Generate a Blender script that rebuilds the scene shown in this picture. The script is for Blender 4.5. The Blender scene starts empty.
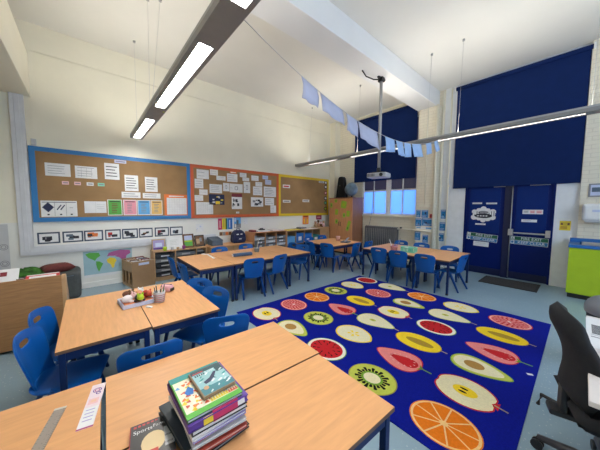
import bpy, bmesh, math, random
from mathutils import Matrix, Vector, Euler
R = math.radians
random.seed(7)
S = bpy.context.scene
COL = S.collection

# ------------------------------------------------------------------ camera
def make_camera():
    yaw, pit, rol = R(48.97), R(4.16), R(0.29)
    f = Vector((-math.sin(yaw)*math.cos(pit), math.cos(yaw)*math.cos(pit), -math.sin(pit)))
    r = Vector((math.cos(yaw), math.sin(yaw), 0)); u = r.cross(f)
    c, s = math.cos(rol), math.sin(rol)
    r2 = c*r + s*u; u2 = -s*r + c*u
    cam = bpy.data.cameras.new('camera'); o = bpy.data.objects.new('camera', cam); COL.objects.link(o)
    m = Matrix((r2, u2, -f)).transposed().to_4x4(); m.translation = (0, 0, 1.55)
    o.matrix_world = m
    cam.sensor_width = 36; cam.sensor_fit = 'HORIZONTAL'; cam.lens = 36*245.6/600
    cam.clip_start = .02
    S.camera = o
make_camera()

# ------------------------------------------------------------------ world, added fill lamp, exposure
W = bpy.data.worlds.new('sky'); S.world = W; W.use_nodes = True
bg = W.node_tree.nodes['Background']; bg.inputs[0].default_value = (.36, .58, 1, 1); bg.inputs[1].default_value = 1.6
def area_light(name, loc, rot, sx, sy, power, col):
    L = bpy.data.lights.new(name, 'AREA'); L.shape = 'RECTANGLE'; L.size = sx; L.size_y = sy; L.energy = power; L.color = col
    o = bpy.data.objects.new(name, L); o.location = loc; o.rotation_euler = rot; COL.objects.link(o); return o
# added cool fill lamp outside the unseen right-wall window, brightens the room
area_light('added_window_fill', (3.28, 3.0, 2.5), (0, R(90), 0), 2.2, 3.6, 60, (.72, .86, 1))
LAMP_DOWN, LAMP_UP = 31.0, 17.0
S.view_settings.view_transform = 'Standard'; S.view_settings.look = 'None'
S.view_settings.exposure = 0.82; S.view_settings.gamma = 1.0

# ------------------------------------------------------------------ materials
MATS = {}
def mat(name, col, rough=.6, var=0, scale=8, stretch=None, metal=0, spec=.5, bump=0, bscale=None, emit=None, alpha=1, trans=0, coords='Object'):
    if name in MATS: return MATS[name]
    m = bpy.data.materials.new(name); m.use_nodes = True; nt = m.node_tree; b = nt.nodes['Principled BSDF']
    b.inputs['Base Color'].default_value = (*col, 1); b.inputs['Roughness'].default_value = rough
    b.inputs['Metallic'].default_value = metal; b.inputs['Specular IOR Level'].default_value = spec
    if trans: b.inputs['Transmission Weight'].default_value = trans; b.inputs['IOR'].default_value = 1.1
    if alpha < 1: b.inputs['Alpha'].default_value = alpha
    if emit:
        b.inputs['Emission Color'].default_value = (*emit[0], 1); b.inputs['Emission Strength'].default_value = emit[1]
    tc = nt.nodes.new('ShaderNodeTexCoord'); mp = nt.nodes.new('ShaderNodeMapping')
    nt.links.new(tc.outputs[coords], mp.inputs[0])
    if stretch: mp.inputs['Scale'].default_value = stretch
    nz = nt.nodes.new('ShaderNodeTexNoise'); nz.inputs['Scale'].default_value = scale; nz.inputs['Detail'].default_value = 4
    nt.links.new(mp.outputs[0], nz.inputs['Vector'])
    v = var if var else .04
    rp = nt.nodes.new('ShaderNodeValToRGB')
    rp.color_ramp.elements[0].position = .3; rp.color_ramp.elements[1].position = .7
    rp.color_ramp.elements[0].color = (*[max(0, c*(1-v)) for c in col], 1)
    rp.color_ramp.elements[1].color = (*[min(1, c*(1+v)) for c in col], 1)
    nt.links.new(nz.outputs[0], rp.inputs[0]); nt.links.new(rp.outputs[0], b.inputs['Base Color'])
    if bump:
        nb = nt.nodes.new('ShaderNodeTexNoise'); nb.inputs['Scale'].default_value = bscale or scale*4; nb.inputs['Detail'].default_value = 6
        nt.links.new(mp.outputs[0], nb.inputs['Vector'])
        bp = nt.nodes.new('ShaderNodeBump'); bp.inputs['Strength'].default_value = bump; bp.inputs['Distance'].default_value = .01
        nt.links.new(nb.outputs[0], bp.inputs['Height']); nt.links.new(bp.outputs[0], b.inputs['Normal'])
    MATS[name] = m; return m

def floor_mat():
    m = bpy.data.materials.new('speckled_vinyl'); m.use_nodes = True; nt = m.node_tree; b = nt.nodes['Principled BSDF']
    tc = nt.nodes.new('ShaderNodeTexCoord')
    n1 = nt.nodes.new('ShaderNodeTexNoise'); n1.inputs['Scale'].default_value = 1.6; n1.inputs['Detail'].default_value = 3
    vo = nt.nodes.new('ShaderNodeTexVoronoi'); vo.inputs['Scale'].default_value = 34
    nt.links.new(tc.outputs['Object'], n1.inputs['Vector']); nt.links.new(tc.outputs['Object'], vo.inputs['Vector'])
    r1 = nt.nodes.new('ShaderNodeValToRGB'); r1.color_ramp.elements[0].color = (.235, .345, .42, 1); r1.color_ramp.elements[1].color = (.285, .40, .475, 1)
    nt.links.new(n1.outputs[0], r1.inputs[0])
    r2 = nt.nodes.new('ShaderNodeValToRGB'); r2.color_ramp.elements[0].position = .12; r2.color_ramp.elements[1].position = .2
    r2.color_ramp.elements[0].color = (1, 1, 1, 1); r2.color_ramp.elements[1].color = (0, 0, 0, 1)
    nt.links.new(vo.outputs['Distance'], r2.inputs[0])
    mx = nt.nodes.new('ShaderNodeMix'); mx.data_type = 'RGBA'
    mu = nt.nodes.new('ShaderNodeMath'); mu.operation = 'MULTIPLY'; mu.inputs[1].default_value = .65
    nt.links.new(r2.outputs[0], mu.inputs[0]); nt.links.new(mu.outputs[0], mx.inputs['Factor'])
    nt.links.new(r1.outputs[0], mx.inputs['A']); mx.inputs['B'].default_value = (.5, .57, .6, 1)
    nt.links.new(mx.outputs['Result'], b.inputs['Base Color']); b.inputs['Roughness'].default_value = .26
    return m

def brick_mat():
    m = bpy.data.materials.new('painted_brick'); m.use_nodes = True; nt = m.node_tree; b = nt.nodes['Principled BSDF']
    tc = nt.nodes.new('ShaderNodeTexCoord'); sx = nt.nodes.new('ShaderNodeSeparateXYZ'); cb = nt.nodes.new('ShaderNodeCombineXYZ')
    nt.links.new(tc.outputs['Object'], sx.inputs[0])
    ad = nt.nodes.new('ShaderNodeMath'); ad.operation = 'ADD'
    nt.links.new(sx.outputs[0], ad.inputs[0]); nt.links.new(sx.outputs[1], ad.inputs[1])
    nt.links.new(ad.outputs[0], cb.inputs[0]); nt.links.new(sx.outputs[2], cb.inputs[1])
    br = nt.nodes.new('ShaderNodeTexBrick'); br.inputs['Scale'].default_value = 1
    br.inputs['Brick Width'].default_value = .225; br.inputs['Row Height'].default_value = .075; br.inputs['Mortar Size'].default_value = .006
    br.inputs['Mortar Smooth'].default_value = .6
    br.inputs['Color1'].default_value = (.83, .77, .63, 1); br.inputs['Color2'].default_value = (.80, .74, .60, 1); br.inputs['Mortar'].default_value = (.70, .64, .52, 1)
    nt.links.new(cb.outputs[0], br.inputs['Vector']); nt.links.new(br.outputs['Color'], b.inputs['Base Color'])
    iv = nt.nodes.new('ShaderNodeMath'); iv.operation = 'SUBTRACT'; iv.inputs[0].default_value = 1
    nt.links.new(br.outputs['Fac'], iv.inputs[1])
    bp = nt.nodes.new('ShaderNodeBump'); bp.inputs['Strength'].default_value = .5; bp.inputs['Distance'].default_value = .006
    nt.links.new(iv.outputs[0], bp.inputs['Height']); nt.links.new(bp.outputs[0], b.inputs['Normal'])
    b.inputs['Roughness'].default_value = .55
    return m

def film_mat(name, col, tr=.85):
    m = bpy.data.materials.new(name); m.use_nodes = True; nt = m.node_tree; nt.nodes.remove(nt.nodes['Principled BSDF'])
    out = nt.nodes['Material Output']
    t = nt.nodes.new('ShaderNodeBsdfTranslucent'); t.inputs[0].default_value = (*col, 1)
    g = nt.nodes.new('ShaderNodeBsdfGlossy'); g.inputs['Roughness'].default_value = .2
    nz = nt.nodes.new('ShaderNodeTexNoise'); nz.inputs['Scale'].default_value = 3
    rp = nt.nodes.new('ShaderNodeValToRGB')
    rp.color_ramp.elements[0].color = (*[c*.93 for c in col], 1); rp.color_ramp.elements[1].color = (*col, 1)
    nt.links.new(nz.outputs[0], rp.inputs[0]); nt.links.new(rp.outputs[0], t.inputs[0])
    mx = nt.nodes.new('ShaderNodeMixShader'); mx.inputs[0].default_value = .06
    nt.links.new(t.outputs[0], mx.inputs[1]); nt.links.new(g.outputs[0], mx.inputs[2]); nt.links.new(mx.outputs[0], out.inputs[0])
    return m

def emit_mat(name, col, st):
    m = bpy.data.materials.new(name); m.use_nodes = True; nt = m.node_tree; nt.nodes.remove(nt.nodes['Principled BSDF'])
    e = nt.nodes.new('ShaderNodeEmission'); e.inputs[0].default_value = (*col, 1); e.inputs[1].default_value = st
    nt.links.new(e.outputs[0], nt.nodes['Material Output'].inputs[0]); return m

FLOOR = floor_mat(); BRICK = brick_mat()
CREAM = mat('cream_paint', (.84, .795, .65), .6, .03, 2, bump=.15, bscale=14)
LOWCREAM = mat('pale_paint', (.80, .79, .74), .6, .03, 2)
CEIL = mat('ceiling_paint', (.79, .775, .73), .8, .02, 1.5)
BEAMW = mat('beam_paint', (.78, .78, .78), .7, .02, 2)
WHITE = mat('white_gloss', (.8, .8, .8), .35)
PLASTER = mat('white_plaster', (.74, .76, .78), .6)
TRUNK = mat('trunking_plastic', (.66, .67, .70), .4)
BEECH = mat('beech_laminate', (.70, .36, .155), .38, .07, 6, (9, 1.0, 9), spec=.35)
BEECHY = mat('beech_laminate_cross', (.70, .36, .155), .38, .07, 6, (1.0, 9, 9), spec=.35)
EDGE = mat('table_edge', (.16, .085, .05), .5)
BLUEP = mat('blue_chair_plastic', (.003, .096, .38), .34, .05, 3, spec=.3)
BLUEL = mat('blue_chair_leg', (.004, .052, .21), .45, spec=.25)
NAVYM = mat('navy_steel', (.006, .024, .10), .45, spec=.25)
NAVYB = mat('navy_blind', (.008, .022, .100), .9, .05, 6, bump=.05, spec=.1)
DOORB = mat('door_blue', (.002, .012, .115), .4, spec=.15)
DOORP = mat('door_panel_blue', (.002, .022, .155), .4, spec=.15)
DOORE = mat('door_dark_blue', (.002, .007, .05), .4)
SILVER = mat('brushed_metal', (.55, .55, .55), .35, metal=.9)
GREYM = mat('grey_metal', (.42, .42, .42), .45, metal=.3)
CHROME = mat('chrome', (.75, .75, .76), .15, metal=1)
BLACK = mat('black_plastic', (.012, .012, .013), .45)
BLACKF = mat('black_fabric', (.010, .010, .012), .9, .15, 60)
DGREY = mat('dark_grey_plastic', (.04, .04, .045), .4)
LIGHTB = mat('lamp_body', (.26, .25, .235), .45)
WOOD = mat('oak_laminate', (.42, .21, .085), .45, .16, 5, (1, 1, 9))
WOODL = mat('pale_oak_laminate', (.50, .30, .15), .45, .12, 5, (9, 1, 1))
WOODU = mat('browser_wood', (.38, .19, .075), .5, .16, 5, (1.2, 1.2, 12))
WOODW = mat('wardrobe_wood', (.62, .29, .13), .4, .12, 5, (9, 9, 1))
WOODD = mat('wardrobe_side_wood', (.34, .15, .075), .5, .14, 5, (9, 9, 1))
CARD = mat('cardboard_brown', (.34, .20, .10), .7, .1, 5)
KRAFT = mat('brown_board_paper', (.33, .195, .085), .8, .10, 3.5, bump=.5, bscale=5)
PAPER = mat('white_paper', (.78, .78, .78), .7)
PAPERB = mat('bluish_paper', (.55, .60, .78), .7)
INK = mat('grey_ink', (.25, .25, .28), .8)
INKD = mat('black_ink', (.03, .03, .04), .8)
FROST = film_mat('frosted_blue_film', (.50, .68, 1.0)); DUSK = film_mat('dark_upper_glass', (.15, .12, .15))
DIFF = emit_mat('lamp_diffuser', (1, .985, .96), LAMP_DOWN); UPL = emit_mat('lamp_uplight', (1, .95, .84), LAMP_UP)
def c(name, r, g, b, ro=.55, **k): return mat(name, (r, g, b), ro, **k)
RED = c('red', .55, .03, .03); PINK = c('pink', .75, .30, .36); LPINK = c('light_pink', .80, .50, .52); ORANGE = c('orange', .80, .20, .04)
YEL = c('yellow', .80, .60, .04); GREEN = c('green', .10, .40, .06); LIME = c('lime', .42, .58, .02); BLUE = c('blue', .02, .16, .50)
SKYB = c('sky_blue', .12, .38, .68); CYAN = c('cyan_blue', .03, .24, .55); PURPLE = c('purple', .10, .04, .28); LILAC = c('lilac', .38, .32, .60)
MAROON = c('maroon', .20, .02, .03); BROWN = c('brown', .16, .075, .03); TAN = c('tan', .50, .33, .18); TEAL = c('teal', .03, .28, .26); MINT = c('mint', .22, .62, .45)
GREY = c('mid_grey', .25, .25, .27); LGREY = c('light_grey', .55, .55, .56); SLATE = c('slate', .09, .13, .18); NAVY = c('navy', .008, .015, .07); DGREEN = c('dark_green', .03, .12, .03)
BORDB = c('blue_border_paper', .03, .20, .48); BORDO = c('orange_border_paper', .62, .115, .03); BORDY = c('yellow_border_paper', .78, .55, .02)
CREAMF = c('cream_flesh', .76, .70, .48)

# ------------------------------------------------------------------ mesh helper
class MB:
    def __init__(s): s.v = []; s.f = []; s.mi = []; s.sm = []; s.ms = []; s.M = Matrix()
    def m(s, mt):
        if mt not in s.ms: s.ms.append(mt)
        return s.ms.index(mt)
    def add(s, vs, fs, mt, smooth=False):
        n = len(s.v); i = s.m(mt)
        s.v += [tuple(s.M @ Vector(p)) for p in vs]
        for f in fs: s.f.append([n+k for k in f]); s.mi.append(i); s.sm.append(smooth)
        return s
    def box(s, lo, hi, mt):
        x0, y0, z0 = lo; x1, y1, z1 = hi
        return s.add([(x0,y0,z0),(x1,y0,z0),(x1,y1,z0),(x0,y1,z0),(x0,y0,z1),(x1,y0,z1),(x1,y1,z1),(x0,y1,z1)],
            [(0,3,2,1),(4,5,6,7),(0,1,5,4),(1,2,6,5),(2,3,7,6),(3,0,4,7)], mt)
    def cb(s, cx, cy, z0, sx, sy, sz, mt): return s.box((cx-sx/2, cy-sy/2, z0), (cx+sx/2, cy+sy/2, z0+sz), mt)
    def ring_tube(s, pts, rads, mt, n=10, cap=True, smooth=True):
        pts = [Vector(p) for p in pts]; vs = []; fs = []
        for i, p in enumerate(pts):
            d = (pts[min(i+1, len(pts)-1)] - pts[max(i-1, 0)]).normalized()
            a = Vector((0,0,1)) if abs(d.z) < .9 else Vector((1,0,0))
            u = d.cross(a).normalized(); w = d.cross(u).normalized()
            for k in range(n):
                t = 2*math.pi*(k+.5)/n; vs.append(p + rads[i]*(math.cos(t)*u + math.sin(t)*w))
        for i in range(len(pts)-1):
            for k in range(n): fs.append((i*n+k, i*n+(k+1)%n, (i+1)*n+(k+1)%n, (i+1)*n+k))
        s.add(vs, fs, mt, smooth)
        if cap:
            s.add(vs[:n], [tuple(range(n))], mt); s.add(vs[-n:], [tuple(range(n-1, -1, -1))], mt)
        return s
    def tube(s, pts, r, mt, n=8): return s.ring_tube(pts, [r]*len(pts), mt, n)
    def cyl(s, p0, p1, r0, mt, r1=None, n=16): return s.ring_tube([p0, p1], [r0, r0 if r1 is None else r1], mt, n)
    def lathe(s, prof, mt, cx=0, cy=0, n=20):
        vs = []; fs = []
        for r, z in prof:
            for k in range(n): t = 2*math.pi*k/n; vs.append((cx+r*math.cos(t), cy+r*math.sin(t), z))
        for i in range(len(prof)-1):
            for k in range(n): fs.append((i*n+k, i*n+(k+1)%n, (i+1)*n+(k+1)%n, (i+1)*n+k))
        return s.add(vs, fs, mt, True)
    def ball(s, cen, rx, ry, rz, mt, n=14, h=9):
        vs = []; fs = []
        for i in range(h+1):
            a = math.pi*i/h
            for k in range(n):
                t = 2*math.pi*k/n
                vs.append((cen[0]+rx*math.sin(a)*math.cos(t), cen[1]+ry*math.sin(a)*math.sin(t), cen[2]-rz*math.cos(a)))
        for i in range(h):
            for k in range(n): fs.append((i*n+k, i*n+(k+1)%n, (i+1)*n+(k+1)%n, (i+1)*n+k))
        return s.add(vs, fs, mt, True)
    def poly(s, pts, z, mt): return s.add([(x, y, z) for x, y in pts], [tuple(range(len(pts)))], mt)
    def prism(s, pts, z0, z1, mt, axis='z'):
        n = len(pts)
        P = {'z': lambda a, b, h: (a, b, h), 'x': lambda a, b, h: (h, a, b), 'y': lambda a, b, h: (a, h, b)}[axis]
        vs = [P(a, b, z0) for a, b in pts] + [P(a, b, z1) for a, b in pts]
        fs = [tuple(range(n-1, -1, -1)), tuple(range(n, 2*n))] + [(k, (k+1)%n, n+(k+1)%n, n+k) for k in range(n)]
        return s.add(vs, fs, mt)
    def text(s, txt, size, mtx, mt, align='CENTER'):
        cu = bpy.data.curves.new('lettering', 'FONT'); cu.body = txt; cu.size = size; cu.align_x = align; cu.align_y = 'CENTER'; cu.resolution_u = 3
        ob = bpy.data.objects.new('lettering', cu); COL.objects.link(ob)
        dg = bpy.context.evaluated_depsgraph_get(); me = bpy.data.meshes.new_from_object(ob.evaluated_get(dg))
        vs = [mtx @ vv.co for vv in me.vertices]; fs = [tuple(p.vertices) for p in me.polygons]
        s.add(vs, fs, mt)
        bpy.data.objects.remove(ob); bpy.data.meshes.remove(me); bpy.data.curves.remove(cu)
        return s
    def build(s, name, parent=None, origin=(0,0,0), bevel=0, sub=0, solid=0, rz=0, seg=2):
        me = bpy.data.meshes.new(name); o = Vector(origin)
        me.from_pydata([tuple(Vector(p)-o) for p in s.v], [], s.f)
        for mt in s.ms: me.materials.append(mt)
        for p, i, sm in zip(me.polygons, s.mi, s.sm): p.material_index = i; p.use_smooth = sm
        bm = bmesh.new(); bm.from_mesh(me); bmesh.ops.remove_doubles(bm, verts=bm.verts, dist=1e-5)
        bmesh.ops.recalc_face_normals(bm, faces=bm.faces) if not getattr(s, 'flat', False) else None
        bm.to_mesh(me); bm.free(); me.update()
        ob = bpy.data.objects.new(name, me); COL.objects.link(ob)
        ob.location = o; ob.rotation_euler.z = rz
        if parent: ob.parent = parent
        if solid:
            q = ob.modifiers.new('solid', 'SOLIDIFY'); q.thickness = solid; q.offset = 0
        if bevel:
            q = ob.modifiers.new('bevel', 'BEVEL'); q.width = bevel; q.segments = seg; q.limit_method = 'ANGLE'; q.angle_limit = R(40)
        if sub:
            q = ob.modifiers.new('sub', 'SUBSURF'); q.levels = sub; q.render_levels = sub
        return ob

def tag(o, label, cat, group=None, kind=None):
    o['label'] = label; o['category'] = cat
    if group: o['group'] = group
    if kind: o['kind'] = kind
    return o
def thing(name, label, cat, loc=(0,0,0), rz=0, group=None):
    o = bpy.data.objects.new(name, None); COL.objects.link(o); o.location = loc; o.rotation_euler.z = rz; o.empty_display_size = .1
    return tag(o, label, cat, group)
def struct(o): o['kind'] = 'structure'; return o
KIDS = {}
def copy_tree(o, parent=None):
    c_ = o.copy(); COL.objects.link(c_)
    if parent: c_.parent = parent
    for ch in list(o.children): copy_tree(ch, c_)
    return c_
def box_obj(name, lo, hi, mt, parent=None, bevel=0, origin=None):
    o = origin or tuple((a+b)/2 for a, b in zip(lo, hi))
    return MB().box(lo, hi, mt).build(name, parent, o, bevel)
def pbox(name, parent, lo, hi, mt, bevel=.002):   # part in its parent's local frame
    return MB().box(lo, hi, mt).build(name, parent, (0,0,0), bevel)

# ------------------------------------------------------------------ setting
XA, YB, ZC = -6.1, 7.0, 4.53
XR, YN = 3.2, -1.3
struct(box_obj('floor', (XA-.2, YN-.2, -.1), (XR+.2, YB+.4, 0), FLOOR, origin=(0,0,0)))
struct(box_obj('ceiling', (XA-.2, YN-.2, ZC), (XR+.2, YB+.4, ZC+.15), CEIL, origin=(0,0,0)))
w = MB().box((XA-.2, YN-.2, 1.27), (XA, YB+.3, ZC), CREAM); w.box((XA-.2, YN-.2, 0), (XA, YB+.3, 1.27), LOWCREAM)
w.prism([(XA, 0), (XA+.035, 0), (XA+.035, 4.06), (XA, 4.10)], 0, 0, CREAM) if False else None
struct(w.build('wall_left'))
# the lower wall face projects a little and ends in a thin ledge
l = MB().prism([(XA, 2.54), (XA+.02, 2.54), (XA+.02, 4.07), (XA, 4.10)], -.61, 6.7, CREAM, 'y')
struct(l.build('trim_1'))
struct(box_obj('wall_near', (XA, YN-.2, 0), (XR, YN, ZC), CREAM))
# right wall with an unseen window opening, added to let the fill light in
w = MB(); y0, y1, z0, z1 = 1.2, 4.8, 1.3, 3.7
w.box((XR, YN-.2, 0), (XR+.2, y0, ZC), CREAM).box((XR, y1, 0), (XR+.2, YB+.3, ZC), CREAM).box((XR, y0, 0), (XR+.2, y1, z0), CREAM).box((XR, y0, z1), (XR+.2, y1, ZC), CREAM)
struct(w.build('wall_right'))
w = MB()
for yy in (y0, 2.4, 3.6, y1): w.box((XR+.02, yy-.03, z0), (XR+.08, yy+.03, z1), WHITE)
for zz in (z0, 2.5, z1): w.box((XR+.02, y0, zz-.03), (XR+.08, y1, zz+.03), WHITE)
struct(w.build('added_window', bevel=.004))  # frame of the unseen window, put in to go with the fill lamp
# back wall with window and door openings
WX0, WX1, WZ0, WZ1 = -4.86, -3.08, 1.32, 4.1
DX0, DX1, DZ = -1.90, -.37, 2.12
T = .3
w = MB()
w.box((XA, YB, 0), (WX0, YB+T, ZC), BRICK).box((WX0, YB, 0), (WX1, YB+T, WZ0), BRICK).box((WX0, YB, WZ1), (WX1, YB+T, ZC), BRICK)
w.box((WX1, YB, 0), (-2.44, YB+T, ZC), BRICK).box((-2.44, YB, 0), (DX0, YB+T, ZC), PLASTER).box((DX0, YB, DZ), (DX1, YB+T, ZC), PLASTER)
w.box((DX1, YB, 0), (-.05, YB+T, ZC), PLASTER).box((-.05, YB-.06, 0), (XR, YB+T, ZC), BRICK)
w.box((DX0, YB+.2, 0), (DX1, YB+T, DZ), DOORE)
struct(w.build('wall_back'))
# corner column, pillar, beams
struct(box_obj('trim_2', (XA, 6.72, 0), (-5.86, YB, ZC), CREAM))
struct(box_obj('trim_3', (-3.0, 6.8, 0), (-2.5, YB, 4.13), BRICK, bevel=.01))
b = MB().box((-3.06, YN, 4.13), (-2.58, YB, ZC), BEAMW); struct(b.build('trim_4', bevel=.006))
b = MB().box((XA, YN, 3.34), (XR, -.61, 4.03), CREAM); struct(b.build('trim_5', bevel=.006))
# skirting
struct(box_obj('baseboard_left', (XA, YN, 0), (XA+.018, 6.72, .10), LOWCREAM, bevel=.003))
struct(box_obj('baseboard_back', (-.05, YB-.078, 0), (XR, YB-.06, .10), LOWCREAM, bevel=.003))
# dado trunking: upright and level runs
t = MB().box((XA, -.85, .72), (XA+.05, -.69, 3.34), TRUNK).box((XA, -.69, .72), (XA+.05, 2.45, .86), TRUNK)
t.box((XA+.05, -.80, .80), (XA+.058, -.74, 3.34), TRUNK).box((XA+.05, -.74, .755), (XA+.058, 2.45, .825), TRUNK)
struct(t.build('trim_6', bevel=.004))
# dropper box beside the beam end
struct(box_obj('trim_7', (XA, -.64, 2.56), (XA+.05, -.58, 2.66), LGREY, bevel=.004))
# window
f = MB(); Y0, Y1 = YB+.03, YB+.09
for xx, ww in ((WX0+.02, .04), (WX1-.02, .04), (-3.95, .16), (-4.46, .035), (-3.5, .035)):
    f.box((xx-ww/2, Y0, WZ0), (xx+ww/2, Y1, WZ1), WHITE)
for zz, hh in ((WZ0+.02, .05), (2.08, .05), (3.2, .05), (WZ1-.02, .05)): f.box((WX0, Y0+.01, zz-hh/2), (WX1, Y1-.01, zz+hh/2), WHITE)
win = struct(f.build('window_1', bevel=.004))
for xa, xb in ((WX0, -4.46), (-4.46, -3.95), (-3.95, -3.5), (-3.5, WX1)):
    struct(MB().box((xa, YB+.055, WZ0), (xb, YB+.06, 2.08), FROST).build('pane', win))
    struct(MB().box((xa, YB+.055, 2.08), (xb, YB+.06, WZ1), DUSK).build('pane', win))
struct(MB().box((WX0-.06, YB-.07, WZ0-.06), (WX1+.06, YB+.03, WZ0), CREAM).build('window_sill', win, bevel=.006))

# doors
def door(name, x0, x1, bar):
    d = MB(); yf = YB+.02
    d.box((x0, yf, .01), (x1, yf+.05, DZ-.03), DOORB)
    o = struct(d.build(name, bevel=.003))
    p = MB().box((x0+.07, yf-.008, .98), (x1-.07, yf, DZ-.10), DOORP); struct(p.build('glazed_panel', o, bevel=.002))
    k = MB().box((x0+.01, yf-.004, .02), (x1-.01, yf, .16), DOORE); struct(k.build('kick_plate', o))
    return o
d1 = door('door_1', DX0+.03, -1.15, False); d2 = door('door_2', -1.02, DX1-.03, True)
fr = MB().box((DX0, YB-.01, 0), (DX0+.03, YB+.08, DZ), DOORB).box((DX1-.03, YB-.01, 0), (DX1, YB+.08, DZ), DOORB).box((DX0, YB-.01, DZ-.03), (DX1, YB+.08, DZ), DOORB).box((-1.15, YB+.0, 0), (-1.02, YB+.08, DZ-.03), DOORE)
struct(fr.build('trim_8', bevel=.003))
yf = YB+.02
pb = MB().cyl((-1.0, yf-.06, 1.02), (-.42, yf-.06, 1.02), .016, GREYM, n=12)
pb.box((-1.05, yf-.085, .96), (-.97, yf, 1.10), SILVER).box((-.47, yf-.085, .96), (-.40, yf, 1.10), SILVER)
pb.build('panic_bar', d2, bevel=.004)
MB().cyl((-1.015, yf-.045, .03), (-1.015, yf-.045, DZ-.06), .010, SILVER, n=10).build('door_bolt_rod', d2)
MB().box((-1.35, yf-.05, DZ-.10), (-1.15, yf-.008, DZ-.05), SILVER).build('door_closer', d1, bevel=.004)
MB().box((-.75, yf-.05, DZ-.10), (-.45, yf-.008, DZ-.05), SILVER).build('door_closer', d2, bevel=.004)

# ------------------------------------------------------------------ flat papers
def frame_for(wall, a0, z0, plane):
    # returns function (u, v, out) -> world
    if wall == 'A': return lambda u, v, o: (plane+o, a0+u, z0+v)
    return lambda u, v, o: (a0+u, plane-o, z0+v)
def paper(name, label, cat, rect, wall='A', plane=XA+.027, m=PAPER, art=(), group=None, th=.003, rot=0, parent=None):
    a0, a1, z0, z1 = rect; w_, h_ = a1-a0, z1-z0
    b = MB(); F = frame_for(wall, 0, 0, 0)
    if rot: b.M = Matrix.Rotation(rot, 4, 'X' if wall == 'A' else 'Y')
    def slab(u0, v0, u1, v1, o0, o1, mt):
        ps = [F(u0*w_-w_/2, v0*h_-h_/2, o0), F(u1*w_-w_/2, v1*h_-h_/2, o1)]
        lo = tuple(min(p, q) for p, q in zip(*ps)); hi = tuple(max(p, q) for p, q in zip(*ps)); b.box(lo, hi, mt)
    slab(0, 0, 1, 1, 0, th, m)
    for i, (u0, v0, u1, v1, mt) in enumerate(art): slab(u0, v0, u1, v1, th, th+.0006+.00005*i, mt)
    org = (plane, (a0+a1)/2, (z0+z1)/2) if wall == 'A' else ((a0+a1)/2, plane, (z0+z1)/2)
    o = b.build(name, parent); o.location = org
    if label: tag(o, label, cat, group)
    return o
def lines(n, u0=.1, u1=.9, v0=.12, v1=.88, mt=INK, th=.03, ragged=True, seed=0):
    rr = random.Random(seed*7+n); out = []
    for k in range(n):
        v = v1-(v1-v0)*(k+.5)/n; e = u1-(rr.random()*.35*(u1-u0) if ragged else 0)
        out.append((u0, v-th/2, e, v+th/2, mt))
    return out
def grid(nu, nv, mt=INK, th=.012):
    o = []
    for k in range(nu+1): u = .05+.9*k/nu; o.append((u-th/2, .05, u+th/2, .95, mt))
    for k in range(nv+1): v = .05+.9*k/nv; o.append((.05, v-th/2, .95, v+th/2, mt))
    return o
def blobs(n, mts, seed=1, lo=.06, hi=.94, s=.18):
    rr = random.Random(seed); o = []
    for k in range(n):
        u = lo+(hi-lo-s)*rr.random(); v = lo+(hi-lo-s)*rr.random(); q = s*(.4+.6*rr.random())
        o.append((u, v, u+q, v+q*(.6+.6*rr.random()), rr.choice(mts)))
    return o

# notice boards
def board(label, y0, y1, z0, z1, bm):
    t = thing('notice_board', label, 'notice board', (XA+.001, (y0+y1)/2, (z0+z1)/2))
    hw, hh = (y1-y0)/2, (z1-z0)/2; bw = .075
    p0 = .02 if True else 0
    MB().box((p0, -hw, -hh), (.027, hw, hh), KRAFT).build('backing_paper', t)
    q = MB(); q.add([(xx, yy*(hw-ii), zz*(hh-ii)) for xx in (p0, .032) for ii in (0, bw) for yy, zz in ((-1,-1),(1,-1),(1,1),(-1,1))], [(8+k, 8+(k+1)%4, 12+(k+1)%4, 12+k) for k in range(4)]+[(k, 4+k, 4+(k+1)%4, (k+1)%4) for k in range(4)]+[(k, (k+1)%4, 8+(k+1)%4, 8+k) for k in range(4)]+[(4+k, 12+k, 12+(k+1)%4, 4+(k+1)%4) for k in range(4)], bm)
    q.build('border', t)
    MB().box((0, -hw+.01, -hh+.01), (p0, hw-.01, hh-.01), CARD).build('board_panel', t)
    return t
board('brown papered notice board with blue border at the left', -.68, 1.87, 1.272, 2.545, BORDB)
board('brown papered notice board with orange-red border, middle one', 1.87, 4.42, 1.272, 2.545, BORDO)
board('brown papered notice board with yellow border near the corner', 4.42, 6.64, 1.272, 2.545, BORDY)

BB = 'on the blue-bordered board'
paper('worksheet', 'wide white diagram sheet top left '+BB, 'paper', (-.50, -.18, 2.07, 2.29), art=lines(4, ragged=True, seed=1), group='papers on the blue board')
paper('worksheet', 'white four-column sheet second from left in top row '+BB, 'paper', (-.12, .19, 2.06, 2.28), art=lines(1, v0=.8, v1=.95)+[(.27,.1,.28,.9,INK),(.5,.1,.51,.9,INK),(.73,.1,.74,.9,INK)]+lines(3, .1, .9, .1, .7, seed=5), group='papers on the blue board')
paper('worksheet', 'handwritten white sheet at the top centre '+BB, 'paper', (.30, .53, 2.07, 2.38), art=lines(4, mt=INKD, th=.05, seed=2), group='papers on the blue board')
for i, (y0_, y1_, m_, l_) in enumerate(((-.30, -.21, LPINK, 'first small pink'), (-.14, -.05, LPINK, 'second small pink'), (.03, .13, PAPER, 'third small white'), (.19, .29, MINT, 'fourth small pale green'))):
    paper('word_card', l_+' word card in the row '+BB, 'card', (y0_, y1_, 1.93, 1.99), m=m_, art=[(.15,.35,.85,.65,INK)], group='small word cards on the blue board')
def rot_dia():
    o = []
    for k in range(13): v = .30+.045*k; hw = .16*(1-abs(k-6)/7); o.append((.19-hw, v, .19+hw, v+.045, NAVY))
    return o
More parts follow.
